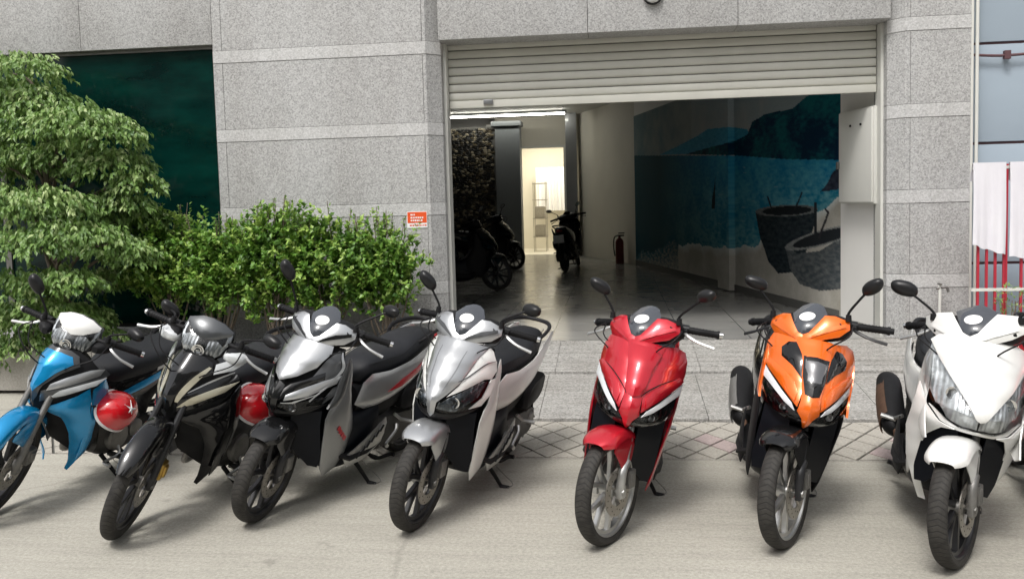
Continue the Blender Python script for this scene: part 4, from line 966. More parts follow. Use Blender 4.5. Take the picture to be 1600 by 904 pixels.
def make_scooter(c):
    """automatic scooter; c gives contact point, yaw, lean, steering and the colours and shapes that differ"""
    root = empty(c.get('name', 'scooter')); tag(root, c['label'], 'scooter', c.get('group'))
    Rw = .25; body = c['body']; M4 = steer_rot(c['steer'], Rw); I = Matrix(); big = c.get('shape') == 'big'
    # ---------- steering assembly
    wheel('front_wheel', root, (0, 0, Rw), Rw, .207, .075, c['rim'], c.get('disc', 1), 5, c.get('twin', .3), mtx=M4)
    for s in (1, -1):
        bm = bmesh.new(); tube(bm, [(s*.062, .0, Rw-.01), (s*.062, .0, Rw+.02), (s*.062, .012, .34), (s*.06, .055, .38)], [.014,.02,.022,.02], 12, 4); tube(bm, [(s*.062, .02, .33), (s*.05, .12, .56)], .0155, 12, 1)
        box(bm, s*.062-.014, s*.062+.014, -.018, .03, Rw-.03, Rw+.03, bev=.006)
        build('fork_leg', T(bm, M4), c.get('fork', 'black_rim'), root)
    bm = bmesh.new(); sx = c.get('disc', 1)*.052; box(bm, sx-.024, sx+.026, .055, .12, Rw+.0, Rw+.085, bev=.01); box(bm, sx-.03, sx+.03, .07, .1, Rw+.015, Rw+.07, bev=.006)
    build('brake_caliper', T(bm, M4), c.get('caliper', 'dull_alloy'), root)
    bm = bmesh.new(); fender(bm, Rw+.04, 50 if big else 56, 132, .088, .072, skirt=.3, flat=.36); ff = build('front_fender', T(bm, M4 @ Matrix.Translation((0,0,Rw))), c.get('fender', body), root, 60)
    def FS(a, b, off): return Vector((.066+off, a, b))
    bm = sheet(chaikin([(-.1, .47), (.02, .5), (.12, .48), (.1, .4), (.05, .33), (.02, .3), (-.0, .36)], 1), FS, thick=.004, bulge=.005, mirror=True); build('fender_side', T(bm, M4), c.get('fender_side', c.get('fender', body)), ff)
    bm = bmesh.new(); fender(bm, Rw+.03, 130, 182, .05, .05, skirt=.2); build('fender_flap', T(bm, M4 @ Matrix.Translation((0,0,Rw))), 'matt_black', ff, 60)
    # handlebar cowl
    hw = c.get('cowl_w', .19); zc = .955
    def FH(a, b, off):
        z = b; y = .215+.9*(b-zc)**2*2+(.5 if not big else .45)*(b-zc)+1.9*a*a+.08*abs(a); v = Vector((a, y, z)); n = Vector((a*1.4, -1, .42)).normalized(); return v+n*off
    if big: cowl = [(0, .885), (.07, .898), (.15, .925), (.215, .965), (.22, 1.0), (.16, 1.022), (.09, 1.03), (.055, .985), (.03, .95), (0, .935)]
    else: cowl = [(0, .862), (.035, .882), (.09, .905), (.15, .918), (.185, .95), (.18, .985), (.12, 1.01), (.08, 1.012), (.055, .975), (.025, .935), (0, .925)]
    cm = c.get('cowl', body)
    bm = sheet(cowl, FH, h=.018, bulge=.012, rb=.02, mirror=True); cw = build('handlebar_cowl', T(bm, M4), cm, root)
    scr = [(a, b) for a, b in (cowl[6:][::-1] if big else cowl[7:][::-1])]; top = 1.045
    poly = scr+[(.05, top), (.02, top+.012), (0, top+.014)]
    def FV(a, b, off): v = FH(a, b, off); v.y += max(0, b-.97)*.9; return v
    full = poly+[(-a, b) for a, b in poly[::-1] if a > .001]
    bm = sheet(full, FV, h=.018, bulge=.01, rb=.02); build('meter_visor', T(bm, M4), c.get('visor', 'screen_dark'), cw)
    bm = sheet([( -.03+.036*math.cos(q), 1.0+.018*math.sin(q)) for q in [2*math.pi*i/18 for i in range(18)]], lambda a, b, off: FV(a+.03, b, off+.011), h=.02, bulge=0, thick=.002); build('visor_highlight', T(bm, M4), 'sticker_white', cw)  # white oval painted on the visor as its highlight
    for s in (1, -1):                                          # darker facet of the cowl and its lower lip
        pl = [(s*.03, .905), (s*.09, .93), (s*.17, .958), (s*.165, .972), (s*.1, .955), (s*.05, .925)]
        bm = sheet(pl if s > 0 else pl[::-1], lambda a, b, off: FH(a, b, off+.0125), h=.02, bulge=.002, thick=.002); build('cowl_facet', T(bm, M4), c.get('facet', cm), cw)
    bm = bmesh.new(); loft(bm, [[Vector((x*w, y, z)) for x, z in ((-1, -.3), (-.7, -1), (.7, -1), (1, -.3), (1, .6), (.7, 1), (-.7, 1), (-1, .6))] for w, y, z in ()]) if 0 else None
    loft_y(bm, [(.235, .1, .905, .96), (.27, .165, .89, .995), (.33, .18, .885, 1.015), (.39, .17, .895, 1.0), (.43, .13, .91, .98)], 20, 3, 3.2); build('cowl_rear', T(bm, M4), 'matt_black', cw)
    bm = bmesh.new(); tube(bm, [(0, .2, .6), (0, .36, .93)], .026, 14, 1); tube(bm, [(-.2, .35, .955), (.2, .35, .955)], .015, 12, 1); build('steering_stem', T(bm, M4), 'matt_black', root)
    bars(root, M4, .965, .33, w=.318, lever=c.get('lever', 'alloy'), grip=c.get('grip', 'matt_black'))
    for s, hd, tl in c.get('mirrors', ((1, (.31, .3, 1.175), (0,0,-12)), (-1, (-.31, .3, 1.175), (0,0,12)))):
        mirror_part(root, M4, s, (s*.175, .3, 1.0), hd, tl, size=c.get('mirror_size', (.056,.032)))
    cables(root, M4, [[(.2, .28, .965), (.21, .18, .93), (.1, .2, .85), (.05, .3, .72)], [(-.2, .28, .965), (-.21, .19, .93), (-.12, .2, .84), (-.05, .3, .7)], [(-.21, .3, .96), (-.18, .24, .9), (-.06, .28, .8), (0, .34, .7)]])
    # ---------- front apron
    tab = lerp_table([(.40, .10, 4.), (.47, .045, 5.2), (.53, -.005, 6.2), (.60, -.015, 6.4), (.70, .03, 5.8), (.80, .095, 5.2), (.90, .19, 4.6), (.96, .25, 4.4), (.2, .24, 2.2), (.3, .19, 3.)] if not big else
                     [(.38, .12, 3.5), (.45, .06, 4.2), (.52, .0, 4.6), (.60, -.01, 4.6), (.70, .04, 4.4), (.80, .11, 4.1), (.90, .19, 3.8), (.96, .24, 3.6), (.18, .28, 1.8), (.28, .2, 2.8)])
    ks = c.get('zs', .87); b0_ = .9-.4*ks
    def zmap(b): return .9-(.9-b)*ks if b > .5 else .2+(b-.2)*(b0_-.2)/.3
    def F(a, b, off, ridge=c.get('ridge', .16)):
        y0, k = tab(b); y = y0+k*a*a-ridge*.06*math.exp(-abs(a)/.03)*(1 if b > .5 else .3); n = Vector((2*k*a, -1, .5 if b > .6 else -.15)).normalized(); return Vector((a, y, zmap(b)))+n*off
    def FP(name, pl, mat, off=0., bulge=.006, thick=.006, parent=root, mirror=True, rb=.012, h=.018, label=None):
        bm = sheet(pl, lambda a, b, o: F(a, b, o+off), h=h, thick=thick, bulge=bulge, mirror=False, rb=rb)
        out = build(name, bm, mat, parent)
        if mirror:
            bm = sheet([(-a, b) for a, b in pl[::-1]], lambda a, b, o: F(a, b, o+off), h=h, thick=thick, bulge=bulge, rb=rb); build(name, bm, mat, parent)
        return out
    A = c['apron']
    # base shell behind the panels closes every gap
    sh_poly = [(0, .5), (.06, .52), (.12, .535), (.17, .56), (.195, .62), (.2, .72), (.198, .81), (.178, .875), (.12, .9), (0, .908)] if not big else [(0, .505), (.07, .515), (.13, .55), (.17, .62), (.2, .7), (.205, .8), (.18, .88), (.1, .92), (0, .935)]
    full = sh_poly+[(-a, b) for a, b in sh_poly[::-1] if a > .001]
    bm = sheet(full, lambda a, b, o: F(a*.975, b, o-.034), bulge=0, thick=.01, h=.03); ap = build('front_apron', bm, c.get('shell', 'matt_black'), root)
    for nm, pl, mat, off in A: FP(nm.replace('m_', '', 1), pl, mat, off, parent=ap, mirror=all(p[0] >= -.001 for p in pl) and not any(abs(p[0]) < 1e-6 for p in pl) or nm.startswith('m_'))
    for nm, pl, mat, off in c.get('apron_centre', []):         # pieces that cross the middle line
        fl = pl+[(-a, b) for a, b in pl[::-1] if a > 1e-6]; FP(nm, fl, mat, off, parent=ap, mirror=False)
    # headlights: reflector bowl under a clear cover
    for s in (1, -1):
        pl = [(s*a, b) for a, b in c['lamp']]; pl = pl if s > 0 else pl[::-1]
        bm = sheet(pl, lambda a, b, o: F(a, b, o-.016+.007*math.cos((abs(a)-.1)*55)), bulge=0, thick=.004, h=.012); hl = build('headlight', bm, c.get('reflector', 'reflector_dark'), root, 20)
        bm = sheet(pl, lambda a, b, o: F(a, b, o+.004), bulge=.005, thick=0, h=.018); build('lens', bm, c.get('lens', 'lens'), hl)
        cx = sum(p[0] for p in pl)/len(pl); cz = sum(p[1] for p in pl)/len(pl); P0 = F(cx-s*.01, cz-.008, -.006); bm = bmesh.new()
        k_ = .6 if c.get('drl') else 1.; lathe(bm, [(0, .0), (-.006, .012*k_), (-.006, .024*k_), (-.01, .026*k_), (-.01, .022*k_), (-.004, .01*k_)], 20, c=P0, axis='y'); build('bulb', bm, 'mid_grey_paint' if c.get('drl') else 'chrome', hl)
        if c.get('drl'):
            pl = [(s*a, b) for a, b in c['drl']]; pl = pl if s > 0 else pl[::-1]
            bm = sheet(pl, lambda a, b, o: F(a, b, o+.004), bulge=.005, thick=.004); build('position_lamp', bm, 'lamp_white', hl)
    for (a0, a1, mt, w) in c.get('lines', []):
        for s in (1, -1):
            bm = strip_from(root, 'trim_crease_line', [(s*a, b) for a, b in a0], F, mt, w, a1); build('trim_crease_line', bm, mt, ap)
    if c.get('badge'): 
        bz = c['badge']; P0 = F(0, bz, .012); bm = bmesh.new(); lathe(bm, [(0, 0), (-.003, .008), (-.002, .014), (0, .016)], 20, c=P0, axis='y')
        for k in range(4): tube(bm, [P0+Vector((0,-.002,0)), P0+Vector((.022*math.cos(.3+k*.4), -.002, .012*math.sin(.3+k*.4)))], .0016, 4, 1)
        build('badge', bm, 'chrome', ap)
    # ---------- leg shield sides (side view y,z)
    def G(a, b, off):                                          # half-width of the bodywork ahead of the floor
        x = .191-.10*max(0, (.62-b))**1.1-.12*max(0, b-.78)-.25*max(0, a-.36)**1.2; return Vector((x+off, a, b))
    LS = c.get('shield', [(.20, .585), (.238, .615), (.257, .67), (.278, .73), (.305, .79), (.335, .825), (.352, .76), (.365, .66), (.40, .565), (.455, .48), (.49, .40), (.455, .27), (.37, .215), (.27, .195), (.228, .25), (.21, .34), (.195, .44), (.183, .53)])
    for s in (1, -1):
        f = (lambda a, b, o: G(a, b, o)) if s > 0 else (lambda a, b, o: Vector((-G(a, b, o).x, a, b)))
        bm = sheet(LS, f, bulge=.012, rb=.02); ls = build('leg_shield_side', bm, c.get('shield_mat', body), root)
        if c.get('shield_trim'):
            bm = sheet(c['shield_trim'], lambda a, b, o: f(a, b, o+.014), bulge=.002, thick=.002); build('side_trim', bm, c.get('shield_trim_mat', 'red_trim'), ls)
        # return edge closing the apron towards the side
        if c.get('side_mat') == c.get('shield_mat'): continue
        bm = sheet([(.165, .60), (.215, .66), (.235, .73), (.268, .79), (.31, .84), (.325, .82), (.31, .72), (.29, .64), (.24, .60)], lambda a, b, o: f(a, b, o+.01), bulge=.006, thick=.01); build('apron_side', bm, c.get('side_mat', 'matt_black'), root)
    # inner face with pocket, tunnel, floor
    bm = bmesh.new(); loft_y(bm, [(.24, .12, .5, .80), (.28, .15, .42, .86), (.335, .155, .36, .87), (.37, .13, .36, .85)], 24, 3, 3.5); build('inner_shield', bm, 'matt_black', root)
    bm = bmesh.new(); loft_y(bm, [(.17, .09, .50, .66), (.22, .13, .38, .7), (.28, .14, .28, .68), (.36, .15, .19, .62), (.46, .15, .16, .50), (.62, .15, .155, .46), (.76, .14, .16, .50)], 24, 4, 4.); build('lower_cowl', bm, 'navy_plastic', root)
    bm = bmesh.new()
    for k in range(7): box(bm, -.085, .085, .155, .162, .40+k*.022, .408+k*.022)
    box(bm, -.095, .095, .163, .19, .385, .56, bev=.006); build('radiator_grille', bm, 'matt_black', root)
    # concave wheel recess faces left and right of the tyre
    for s in (1, -1):
        def IN(a, b, off, s=s): return Vector((s*(.05+.11*min(1, max(0, (a-.02)/.25))**.7), .03+a*.0+.9*abs((.05+.11*min(1, max(0, (a-.02)/.25))**.7))+.25*max(0, .5-b), b))
        pl = [(.0, .56), (.27, .58), (.30, .46), (.28, .34), (.22, .26), (.12, .27), (.04, .33), (.0, .42)]
        bm = sheet(pl if s > 0 else pl, IN, bulge=0, thick=.006); build('wheel_recess', bm, 'navy_plastic', root)
    bm = bmesh.new()
    for s in (1, -1): loft(bm, [[Vector((s*x, y, z)) for x, z in ((.06, z0), (w, z0), (w+.01, z0+.012), (w, z0+.03), (.06, z0+.035))] for y, w, z0 in ((.36, .16, .27), (.45, .19, .235), (.6, .195, .235), (.72, .18, .25), (.8, .15, .28))])
    bmesh.ops.recalc_face_normals(bm, faces=bm.faces[:]); fb = build('floorboard', bm, 'matt_black', root)
    SS = [(.40, .26), (.52, .30), (.78, .40), (.80, .36), (.76, .26), (.6, .205), (.44, .2)]
    for s in (1, -1):
        f = (lambda a, b, o, s=s: Vector((s*(.186-.1*abs(a-.6)**1.5+o), a, b)))
        bm = sheet(SS, f, bulge=.006); build('floor_side_cover', bm, c.get('floor_side', 'matt_black'), root)
        if c.get('mesh_guard'):
            bm = sheet([(.44, .245), (.56, .27), (.77, .37), (.77, .31), (.74, .27), (.6, .225), (.46, .215)], lambda a, b, o: f(a, b, o+.008), bulge=.003, thick=.004); g_ = build('footrest_guard', bm, 'alloy', root)
            bm = bmesh.new()
            for k in range(6):
                y = .5+k*.042; z = .238+.022*k*.9; pts = [f(y, z, .0135), f(y+.03, z+.03, .0135)]; tube(bm, pts, .006, 4, 1)
            build('guard_slot', bm, 'matt_black', g_)
    # ---------- seat and rear bodywork
    bm = bmesh.new(); loft_y(bm, [(.60, .04, .60, .66), (.635, .085, .59, .70), (.70, .105, .59, .735), (.80, .122, .60, .75), (.95, .135, .62, .752), (1.03, .133, .63, .765), (1.09, .13, .64, .785), (1.2, .12, .65, .80), (1.31, .10, .67, .80), (1.38, .075, .69, .79), (1.42, .04, .71, .775)], 24, 4, 2.9)
    st = build('seat', bm, 'vinyl', root, 60)
    bm = bmesh.new(); 
    for s in (1, -1): tube(bm, [(s*.09, .66, .705), (s*.118, .8, .722), (s*.128, .95, .728), (s*.122, 1.08, .77), (s*.114, 1.2, .795), (s*.09, 1.34, .8)], .0025, 5, 5)
    build('seat_piping', bm, 'matt_black', st)
    def GR(a, b, off, s=1):
        w = .085+.075*math.sin(min(1, max(0, (a-.5)/.45))*math.pi/2)-.055*max(0, (a-1.05)/.5)**1.2; w += .02*(b-.6)-.35*max(0, .5-b)**1.2
        return Vector((s*(w+off), a, b))
    RC = c.get('rear_poly', [(.56, .50), (.60, .62), (.66, .665), (.8, .665), (1.0, .69), (1.12, .72), (1.28, .755), (1.42, .785), (1.48, .78), (1.45, .745), (1.3, .67), (1.17, .60), (1.02, .54), (.86, .50), (.74, .47), (.64, .46)])
    for s in (1, -1):
        f = lambda a, b, o, s=s: GR(a, b, o, s)
        bm = sheet(RC, f, bulge=.018, rb=.03, h=.022); rc = build('side_cowl', bm, c.get('rear', body), root)
        if c.get('rear_trim'):
            bm = sheet(c['rear_trim'], lambda a, b, o: f(a, b, o+.0195), bulge=.002, thick=.002); build('side_trim', bm, c.get('rear_trim_mat', 'red_trim'), rc)
        bm = sheet([(.50, .36), (.54, .5), (.64, .47), (.74, .48), (.9, .515), (1.02, .555), (1.2, .61), (1.36, .70), (1.4, .69), (1.28, .6), (1.1, .49), (.9, .4), (.7, .3), (.56, .28)], lambda a, b, o: f(a, b, o-.02), bulge=.006); build('lower_side_cover', bm, c.get('lower_rear', 'matt_black'), root)
    bm = bmesh.new(); loft_y(bm, [(.58, .10, .42, .6), (.8, .13, .45, .62), (1.05, .13, .5, .66), (1.3, .095, .6, .73), (1.44, .05, .70, .77)], 20, 3); build('under_seat_box', bm, 'matt_black', root)
    bm = bmesh.new(); loft_y(bm, [(1.41, .06, .70, .745), (1.46, .055, .705, .75), (1.5, .04, .72, .75), (1.51, .02, .725, .74)], 20, 3); build('tail_light', bm, 'red_trim', root)
    bm = bmesh.new(); tube(bm, [(.11, 1.14, .76), (.137, 1.22, .80), (.12, 1.36, .82), (.06, 1.45, .825), (-.06, 1.45, .825), (-.12, 1.36, .82), (-.137, 1.22, .80), (-.11, 1.14, .76)], .013, 10, 5, flat=.8); build('grab_rail', bm, c.get('rail', 'matt_black'), root)
    bm = bmesh.new(); fender(bm, Rw+.06, 50, 172, .06, .05, y0=1.28, z0=Rw, skirt=.2); build('rear_fender', bm, 'matt_black', root, 60)
    # ---------- engine, transmission (left, +x), exhaust (right, -x)
    wheel('rear_wheel', root, (0, 1.28, Rw+.004), Rw+.004, .205, .096, c['rim'], None, 5, .3, drum=True)
    bm = bmesh.new(); rings = []
    for x, k in ((.06, 1.), (.115, 1.), (.135, .94), (.14, .8)):
        rr = []
        for i in range(40):
            q = 2*math.pi*i/40; yc_ = .80 if math.cos(q) < 0 else 1.22; rad = .105 if math.cos(q) < 0 else .088; rr.append(Vector((x, yc_+math.cos(q)*rad*k, .28+math.sin(q)*(.1 if math.cos(q) < 0 else .085)*k+(0 if math.cos(q) < 0 else -.02))))
        rings.append(rr)
    loft(bm, rings); build('transmission_case', bm, 'engine', root, 40)
    bm = bmesh.new()
    for q in (.77, .98, 1.22): lathe(bm, [(.139, 0), (.139, .045 if q != .98 else .02), (.15, .04 if q != .98 else .017), (.152, 0)], 24, c=(0, q, .275))
    for i in range(11): a = i/11*2*math.pi; lathe(bm, [(.136, 0), (.136, .007), (.147, .007), (.147, 0)], 6, c=(0, 1.0+.29*math.cos(a), .27+.088*math.sin(a)))
    tag(build('cover_bolt', bm, 'dull_alloy', root), kind='stuff')
    bm = bmesh.new(); tube(bm, [(.15, .96, .3), (.165, .93, .27), (.17, .84, .22), (.19, .82, .215)], [.012,.009,.009,.012], 8, 4); build('kick_starter', bm, 'alloy', root)
    bm = bmesh.new(); rings = []
    for x, k in ((.07, .9), (.09, 1.), (.155, 1.), (.175, .85)): rings.append([Vector((x, 1.13+.16*k*math.copysign(abs(math.cos(q))**.6, math.cos(q)), .475+.075*k*math.copysign(abs(math.sin(q))**.6, math.sin(q))+.1*math.cos(q)*.35)) for q in [2*math.pi*i/32 for i in range(32)]])
    loft(bm, rings); build('air_filter_box', bm, c.get('airbox', 'matt_black'), root, 45)
    bm = bmesh.new(); loft_y(bm, [(.62, .06, .25, .38), (.72, .085, .2, .42), (.85, .09, .2, .42), (1.0, .08, .22, .38)], 18, 3, 3.4)
    for k in range(8): box(bm, -.1, .1, .56+k*.016, .563+k*.016, .26, .38)
    build('engine_block', bm, 'engine', root)
    bm = bmesh.new(); tube(bm, [(-.03, .6, .25), (-.07, .7, .17), (-.12, .85, .2), (-.15, .98, .28)], .016, 10, 6); build('exhaust_pipe', bm, 'rust', root)
    bm = bmesh.new(); A0_, B0_ = Vector((-.155, .97, .27)), Vector((-.175, 1.48, .44)); d = B0_-A0_
    tube(bm, [A0_, A0_+d*.06, A0_+d*.2, A0_+d*.85, A0_+d*.97, B0_], [.02,.05,.064,.066,.056,.03], 24, 3, flat=1.12); tube(bm, [B0_, B0_+d*.07], .016, 10, 1); mf = build('muffler', bm, 'matt_black', root, 50)
    bm = bmesh.new(); Rr_ = []
    for t_ in (.12, .3, .55, .8): p = A0_+d*t_; Rr_.append([p+Vector((-.078*math.cos(q)*(1 if t_ not in (.12,.8) else .9), 0, .078*math.sin(q))) for q in [(-.9+1.8*i/10) for i in range(11)]])
    V = [[bm.verts.new(p) for p in r] for r in Rr_]; fs = [bm.faces.new((a[i], a[i+1], b[i+1], b[i])) for a, b in zip(V, V[1:]) for i in range(10)]
    bmesh.ops.recalc_face_normals(bm, faces=fs); bmesh.ops.solidify(bm, geom=fs, thickness=.004); build('heat_shield', bm, c.get('heat_shield', 'dull_alloy'), mf, 50)
    shock(root, .1, (.105, 1.2, .62), (.115, 1.3, .28)); stands(root, Rw, lean=c['lean'])
    for s in (1, -1):
        bm = bmesh.new(); tube(bm, [(s*.16, .98, .33), (s*.235, .99, .335)], .012, 8, 1); tube(bm, [(s*.14, .93, .37), (s*.17, .96, .34)], .01, 8, 1); build('passenger_footrest', bm, 'alloy', root)
    for k, fn in c.get('extra', {}).items(): fn(root, F, G, GR, M4)
    return place(root, c)
def place(root, c):
    p = at_z(*c['px'], 0)
    root.matrix_world = Matrix.Translation((p.x, p.y, 0)) @ Matrix.Rotation(R(-c['yaw']), 4, 'Z') @ Matrix.Rotation(R(c['lean']), 4, 'Y')
    return root
M['lamp_white'] = plain('frosted_position_lamp', (.75,.77,.8), .15, coat=1, vary=.05)
M['reflector_light'] = reflector('bright_lamp_reflector', (.4,.41,.41), (.75,.76,.77), 40, .45, .35, .3)
M['smoke_panel'] = plain('smoky_grey_panel', (.16,.16,.165), .2, metal=.6, coat=1)
M['deep_grey'] = plain('charcoal_panel', (.045,.047,.05), .3, coat=.6)
M['off_white_lens'] = plain('milky_lens', (.55,.57,.58), .12, coat=1, vary=.2, scale=20)

# panels shared by the two newer machines (red, orange)
lampR = [(.026, .522), (.08, .515), (.13, .522), (.175, .545), (.196, .585), (.199, .66), (.16, .632), (.10, .587), (.05, .56), (.03, .55)]
drlR = [(.055, .566), (.10, .591), (.16, .637), (.199, .665), (.2, .722), (.175, .693), (.12, .64), (.075, .602)]
upperR = [(.05, .588), (.072, .608), (.118, .648), (.17, .698), (.2, .728), (.204, .77), (.2, .83), (.182, .878), (.14, .905), (.09, .905), (.062, .80), (.05, .72), (.042, .66)]
cheekR = [(.062, .612), (.118, .655), (.168, .70), (.198, .735), (.175, .757), (.12, .735), (.075, .70), (.056, .655)]
centreR = [(0, .488), (.008, .495), (.022, .54), (.045, .572), (.04, .62), (.04, .66), (.048, .72), (.06, .80), (.088, .90), (.05, .91), (0, .912)]
lowR = [(.0, .495), (.05, .50), (.11, .512), (.165, .54), (.185, .575), (.165, .56), (.125, .536), (.07, .526), (.03, .53), (.018, .52), (0, .512)]
BLK = 'black_plastic'
bikes = []
RED = dict(label='glossy red scooter with silver wheels and red front fender, before the garage door', px=(935, 845), yaw=6.5, lean=14, steer=25, body='red_paint', rim='alloy', fork='alloy',
  apron=[('m_upper_panel', upperR, 'red_paint', 0), ('m_cheek_panel', cheekR, 'red_paint', .009)], apron_centre=[('centre_panel', centreR, 'red_paint', .004), ('raised_panel', [(0, .655), (.022, .665), (.04, .72), (.047, .79), (.07, .865), (.05, .885), (0, .888)], 'red_paint', .018), ('lower_lip', lowR, 'gloss_black', -.004)], lamp=lampR, drl=drlR, badge=.695, reflector='reflector_dark',
  lines=[([(.032, .665), (.06, .70), (.11, .735), (.175, .755)], .009, 'matt_black', .0022), ([(.03, .87), (.07, .868)], .011, 'chrome', .003)],  # first strip paints the dark shade of the fairing crease in black
  shield_mat='red_paint', side_mat='red_paint', facet='red_paint', lower_rear='red_paint',
  mirrors=((1, (.315, .26, 1.13), (35,-8,-20)), (-1, (-.235, .27, 1.14), (10,25,20))))
ORG = dict(label='glossy orange scooter with black centre inlay and black front fender', px=(1210, 850), yaw=5.5, lean=13.5, steer=28, body='orange_paint', rim='alloy', fork='black_rim', fender='gloss_black', fender_side='matt_black',
  apron=[('m_upper_panel', upperR, 'orange_paint', 0), ('m_cheek_panel', cheekR, 'orange_paint', .009), ('m_black_inlay', [(.05, .725), (.09, .765), (.135, .79), (.14, .83), (.115, .865), (.085, .875), (.06, .83), (.052, .78)], 'gloss_black', .008)],
  apron_centre=[('centre_panel', centreR, 'orange_paint', .006), ('lower_lip', lowR, 'gloss_black', -.004), ('centre_inlay', [(0, .645), (.028, .655), (.046, .735), (.052, .825), (.0, .835)], 'gloss_black', .011), ('grey_inlay', [(0, .705), (.03, .71), (.04, .77), (.043, .812), (.0, .82)], 'smoke_panel', .0135)],
  lamp=lampR, drl=drlR,
  shield_mat='matt_black', side_mat='orange_paint', facet='orange_paint', rear='gloss_black', lower_rear='matt_black', lever='black_plastic', heat_shield='alloy',
  mirrors=((1, (.28, .27, 1.15), (0,-22,-25)), (-1, (-.25, .27, 1.145), (25,15,15))))
lampS = [(.022, .555), (.05, .545), (.10, .548), (.135, .565), (.17, .62), (.183, .70), (.17, .71), (.13, .675), (.07, .63), (.03, .59)]
centreS = [(0, .515), (.016, .54), (.022, .60), (.05, .64), (.085, .70), (.10, .76), (.115, .83), (.135, .885), (.07, .905), (0, .91)]
sideS = [(.055, .632), (.12, .678), (.165, .72), (.187, .72), (.194, .76), (.185, .81), (.16, .862), (.14, .885), (.118, .83), (.104, .76), (.088, .695)]
sideS2 = [(.14, .563), (.175, .575), (.195, .63), (.198, .72), (.186, .716), (.173, .62)]
lipS = [(0, .485), (.07, .50), (.14, .535), (.18, .57), (.14, .56), (.10, .54), (.05, .537), (.018, .545), (0, .52)]
SIL = dict(label='pearl white scooter with silver nose and silver front fender', px=(645, 823), yaw=13, lean=12, steer=2, body='pearl_white', rim='black_rim', fender='silver_paint', cowl='silver_paint', facet='deep_grey',
  apron=[('m_side_panel', sideS, 'pearl_white', 0), ('m_lamp_surround', sideS2, 'pearl_white', .002)], apron_centre=[('centre_panel', centreS, 'silver_paint', .006), ('lower_lip', lipS, 'black_plastic', -.002)],
  lamp=lampS, reflector='reflector', lens='smoke_lens', shield_mat='pearl_white', side_mat='pearl_white', mesh_guard=True, floor_side='alloy',
  lines=[([(.06, .70), (.10, .73), (.15, .80), (.18, .815)], .008, 'deep_grey', .0025), ([(.03, .66), (.05, .75), (.06, .86)], .013, 'mid_grey_paint', .003)],
  mirrors=((1, (.30, .33, 1.10), (0,5,-25)), (-1, (-.25, .28, 1.14), (0,35,15))))
lampD = [(.02, .545), (.06, .535), (.12, .55), (.16, .575), (.175, .62), (.13, .605), (.08, .585), (.03, .58)]
DRK = dict(label='silver and dark grey scooter with small red lettering on its leg shield', px=(405, 810), yaw=18, lean=12.5, steer=-10, body='silver_paint', rim='black_rim', fender='gloss_black', cowl='silver_paint', facet='gloss_black',
  apron=[('m_side_panel', [(.10, .66), (.17, .70), (.192, .74), (.18, .82), (.15, .87), (.13, .82)], 'deep_grey', 0), ('m_silver_blade', [(.05, .60), (.12, .625), (.185, .69), (.19, .735), (.15, .71), (.09, .665), (.05, .63)], 'silver_paint', .006), ('m_dark_blade', [(.03, .60), (.06, .64), (.12, .685), (.16, .715), (.15, .77), (.1, .72), (.05, .69), (.03, .66)], 'gloss_black', .003), ('m_lamp_surround', [(.165, .575), (.195, .63), (.196, .68), (.18, .665), (.17, .62)], 'deep_grey', .002)],
  apron_centre=[('centre_panel', [(0, .70), (.06, .73), (.11, .78), (.13, .85), (.12, .89), (.06, .905), (0, .91)], 'silver_paint', .01), ('nose_panel', [(0, .52), (.02, .56), (.028, .62), (.03, .68), (.0, .7)], 'gloss_black', .006), ('lower_lip', lipS, 'black_plastic', -.004)],
  lamp=lampD, reflector='reflector_dark', lens='smoke_lens', shield_mat='mid_grey_paint', side_mat='deep_grey', mesh_guard=True, floor_side='alloy', rear='silver_paint',
  rear_trim=[(.78, .545), (.9, .555), (1.1, .615), (1.28, .70), (1.2, .69), (1.05, .64), (.9, .60)], lines=[([(.13, .60), (.17, .70), (.185, .78), (.16, .86)], .009, 'silver_paint', .004), ([(.04, .59), (.09, .60), (.15, .64)], .01, 'silver_paint', .003)],
  mirrors=((1, (.31, .36, 1.13), (0,0,-30)), (-1, (-.24, .25, 1.2), (0,45,20))))
lampW = [(.004, .53), (.06, .525), (.12, .545), (.17, .60), (.205, .68), (.21, .77), (.198, .862), (.188, .852), (.156, .80), (.11, .732), (.056, .655), (.006, .582)]
WHT = dict(label='large all-white scooter with big clear headlamps, right of the orange one', px=(1475, 880), yaw=11.5, lean=12, steer=28, body='pearl_white', rim='black_rim', shape='big', fork='dull_alloy', fender='pearl_white', cowl='pearl_white', facet='pearl_white', cowl_w=.22, apron_w=1.05,
  apron=[('m_leg_shield_face', [(.075, .508), (.13, .52), (.18, .575), (.212, .66), (.22, .56), (.218, .44), (.19, .33), (.14, .235), (.10, .17), (.07, .17), (.125, .27), (.152, .36), (.152, .44), (.115, .495)], 'pearl_white', .008)],
  apron_centre=[('centre_panel', [(0, .575), (.016, .585), (.062, .655), (.115, .73), (.162, .80), (.194, .865), (.17, .90), (.11, .925), (.05, .935), (0, .94)], 'pearl_white', .008), ('lower_lip', [(0, .508), (.07, .505), (.13, .525), (.178, .58), (.15, .565), (.11, .538), (.06, .52), (0, .525)], 'pearl_white', 0)],
  lamp=lampW, reflector='reflector_light', lens='lens', shield_mat='pearl_white', side_mat='pearl_white', ridge=0, heat_shield='rust',
  shield=[(.02, .50), (.10, .56), (.16, .64), (.2, .74), (.29, .84), (.37, .82), (.41, .66), (.48, .50), (.50, .36), (.46, .27), (.36, .24), (.31, .28), (.34, .38), (.30, .47), (.18, .49), (.08, .475)],
  lines=[([(.035, .885), (.075, .878)], .012, 'mid_grey_paint', .003)],
  mirrors=((1, (.36, .30, 1.13), (0,0,-20)), (-1, (-.29, .27, 1.13), (0,10,20))), mirror_size=(.058,.036))
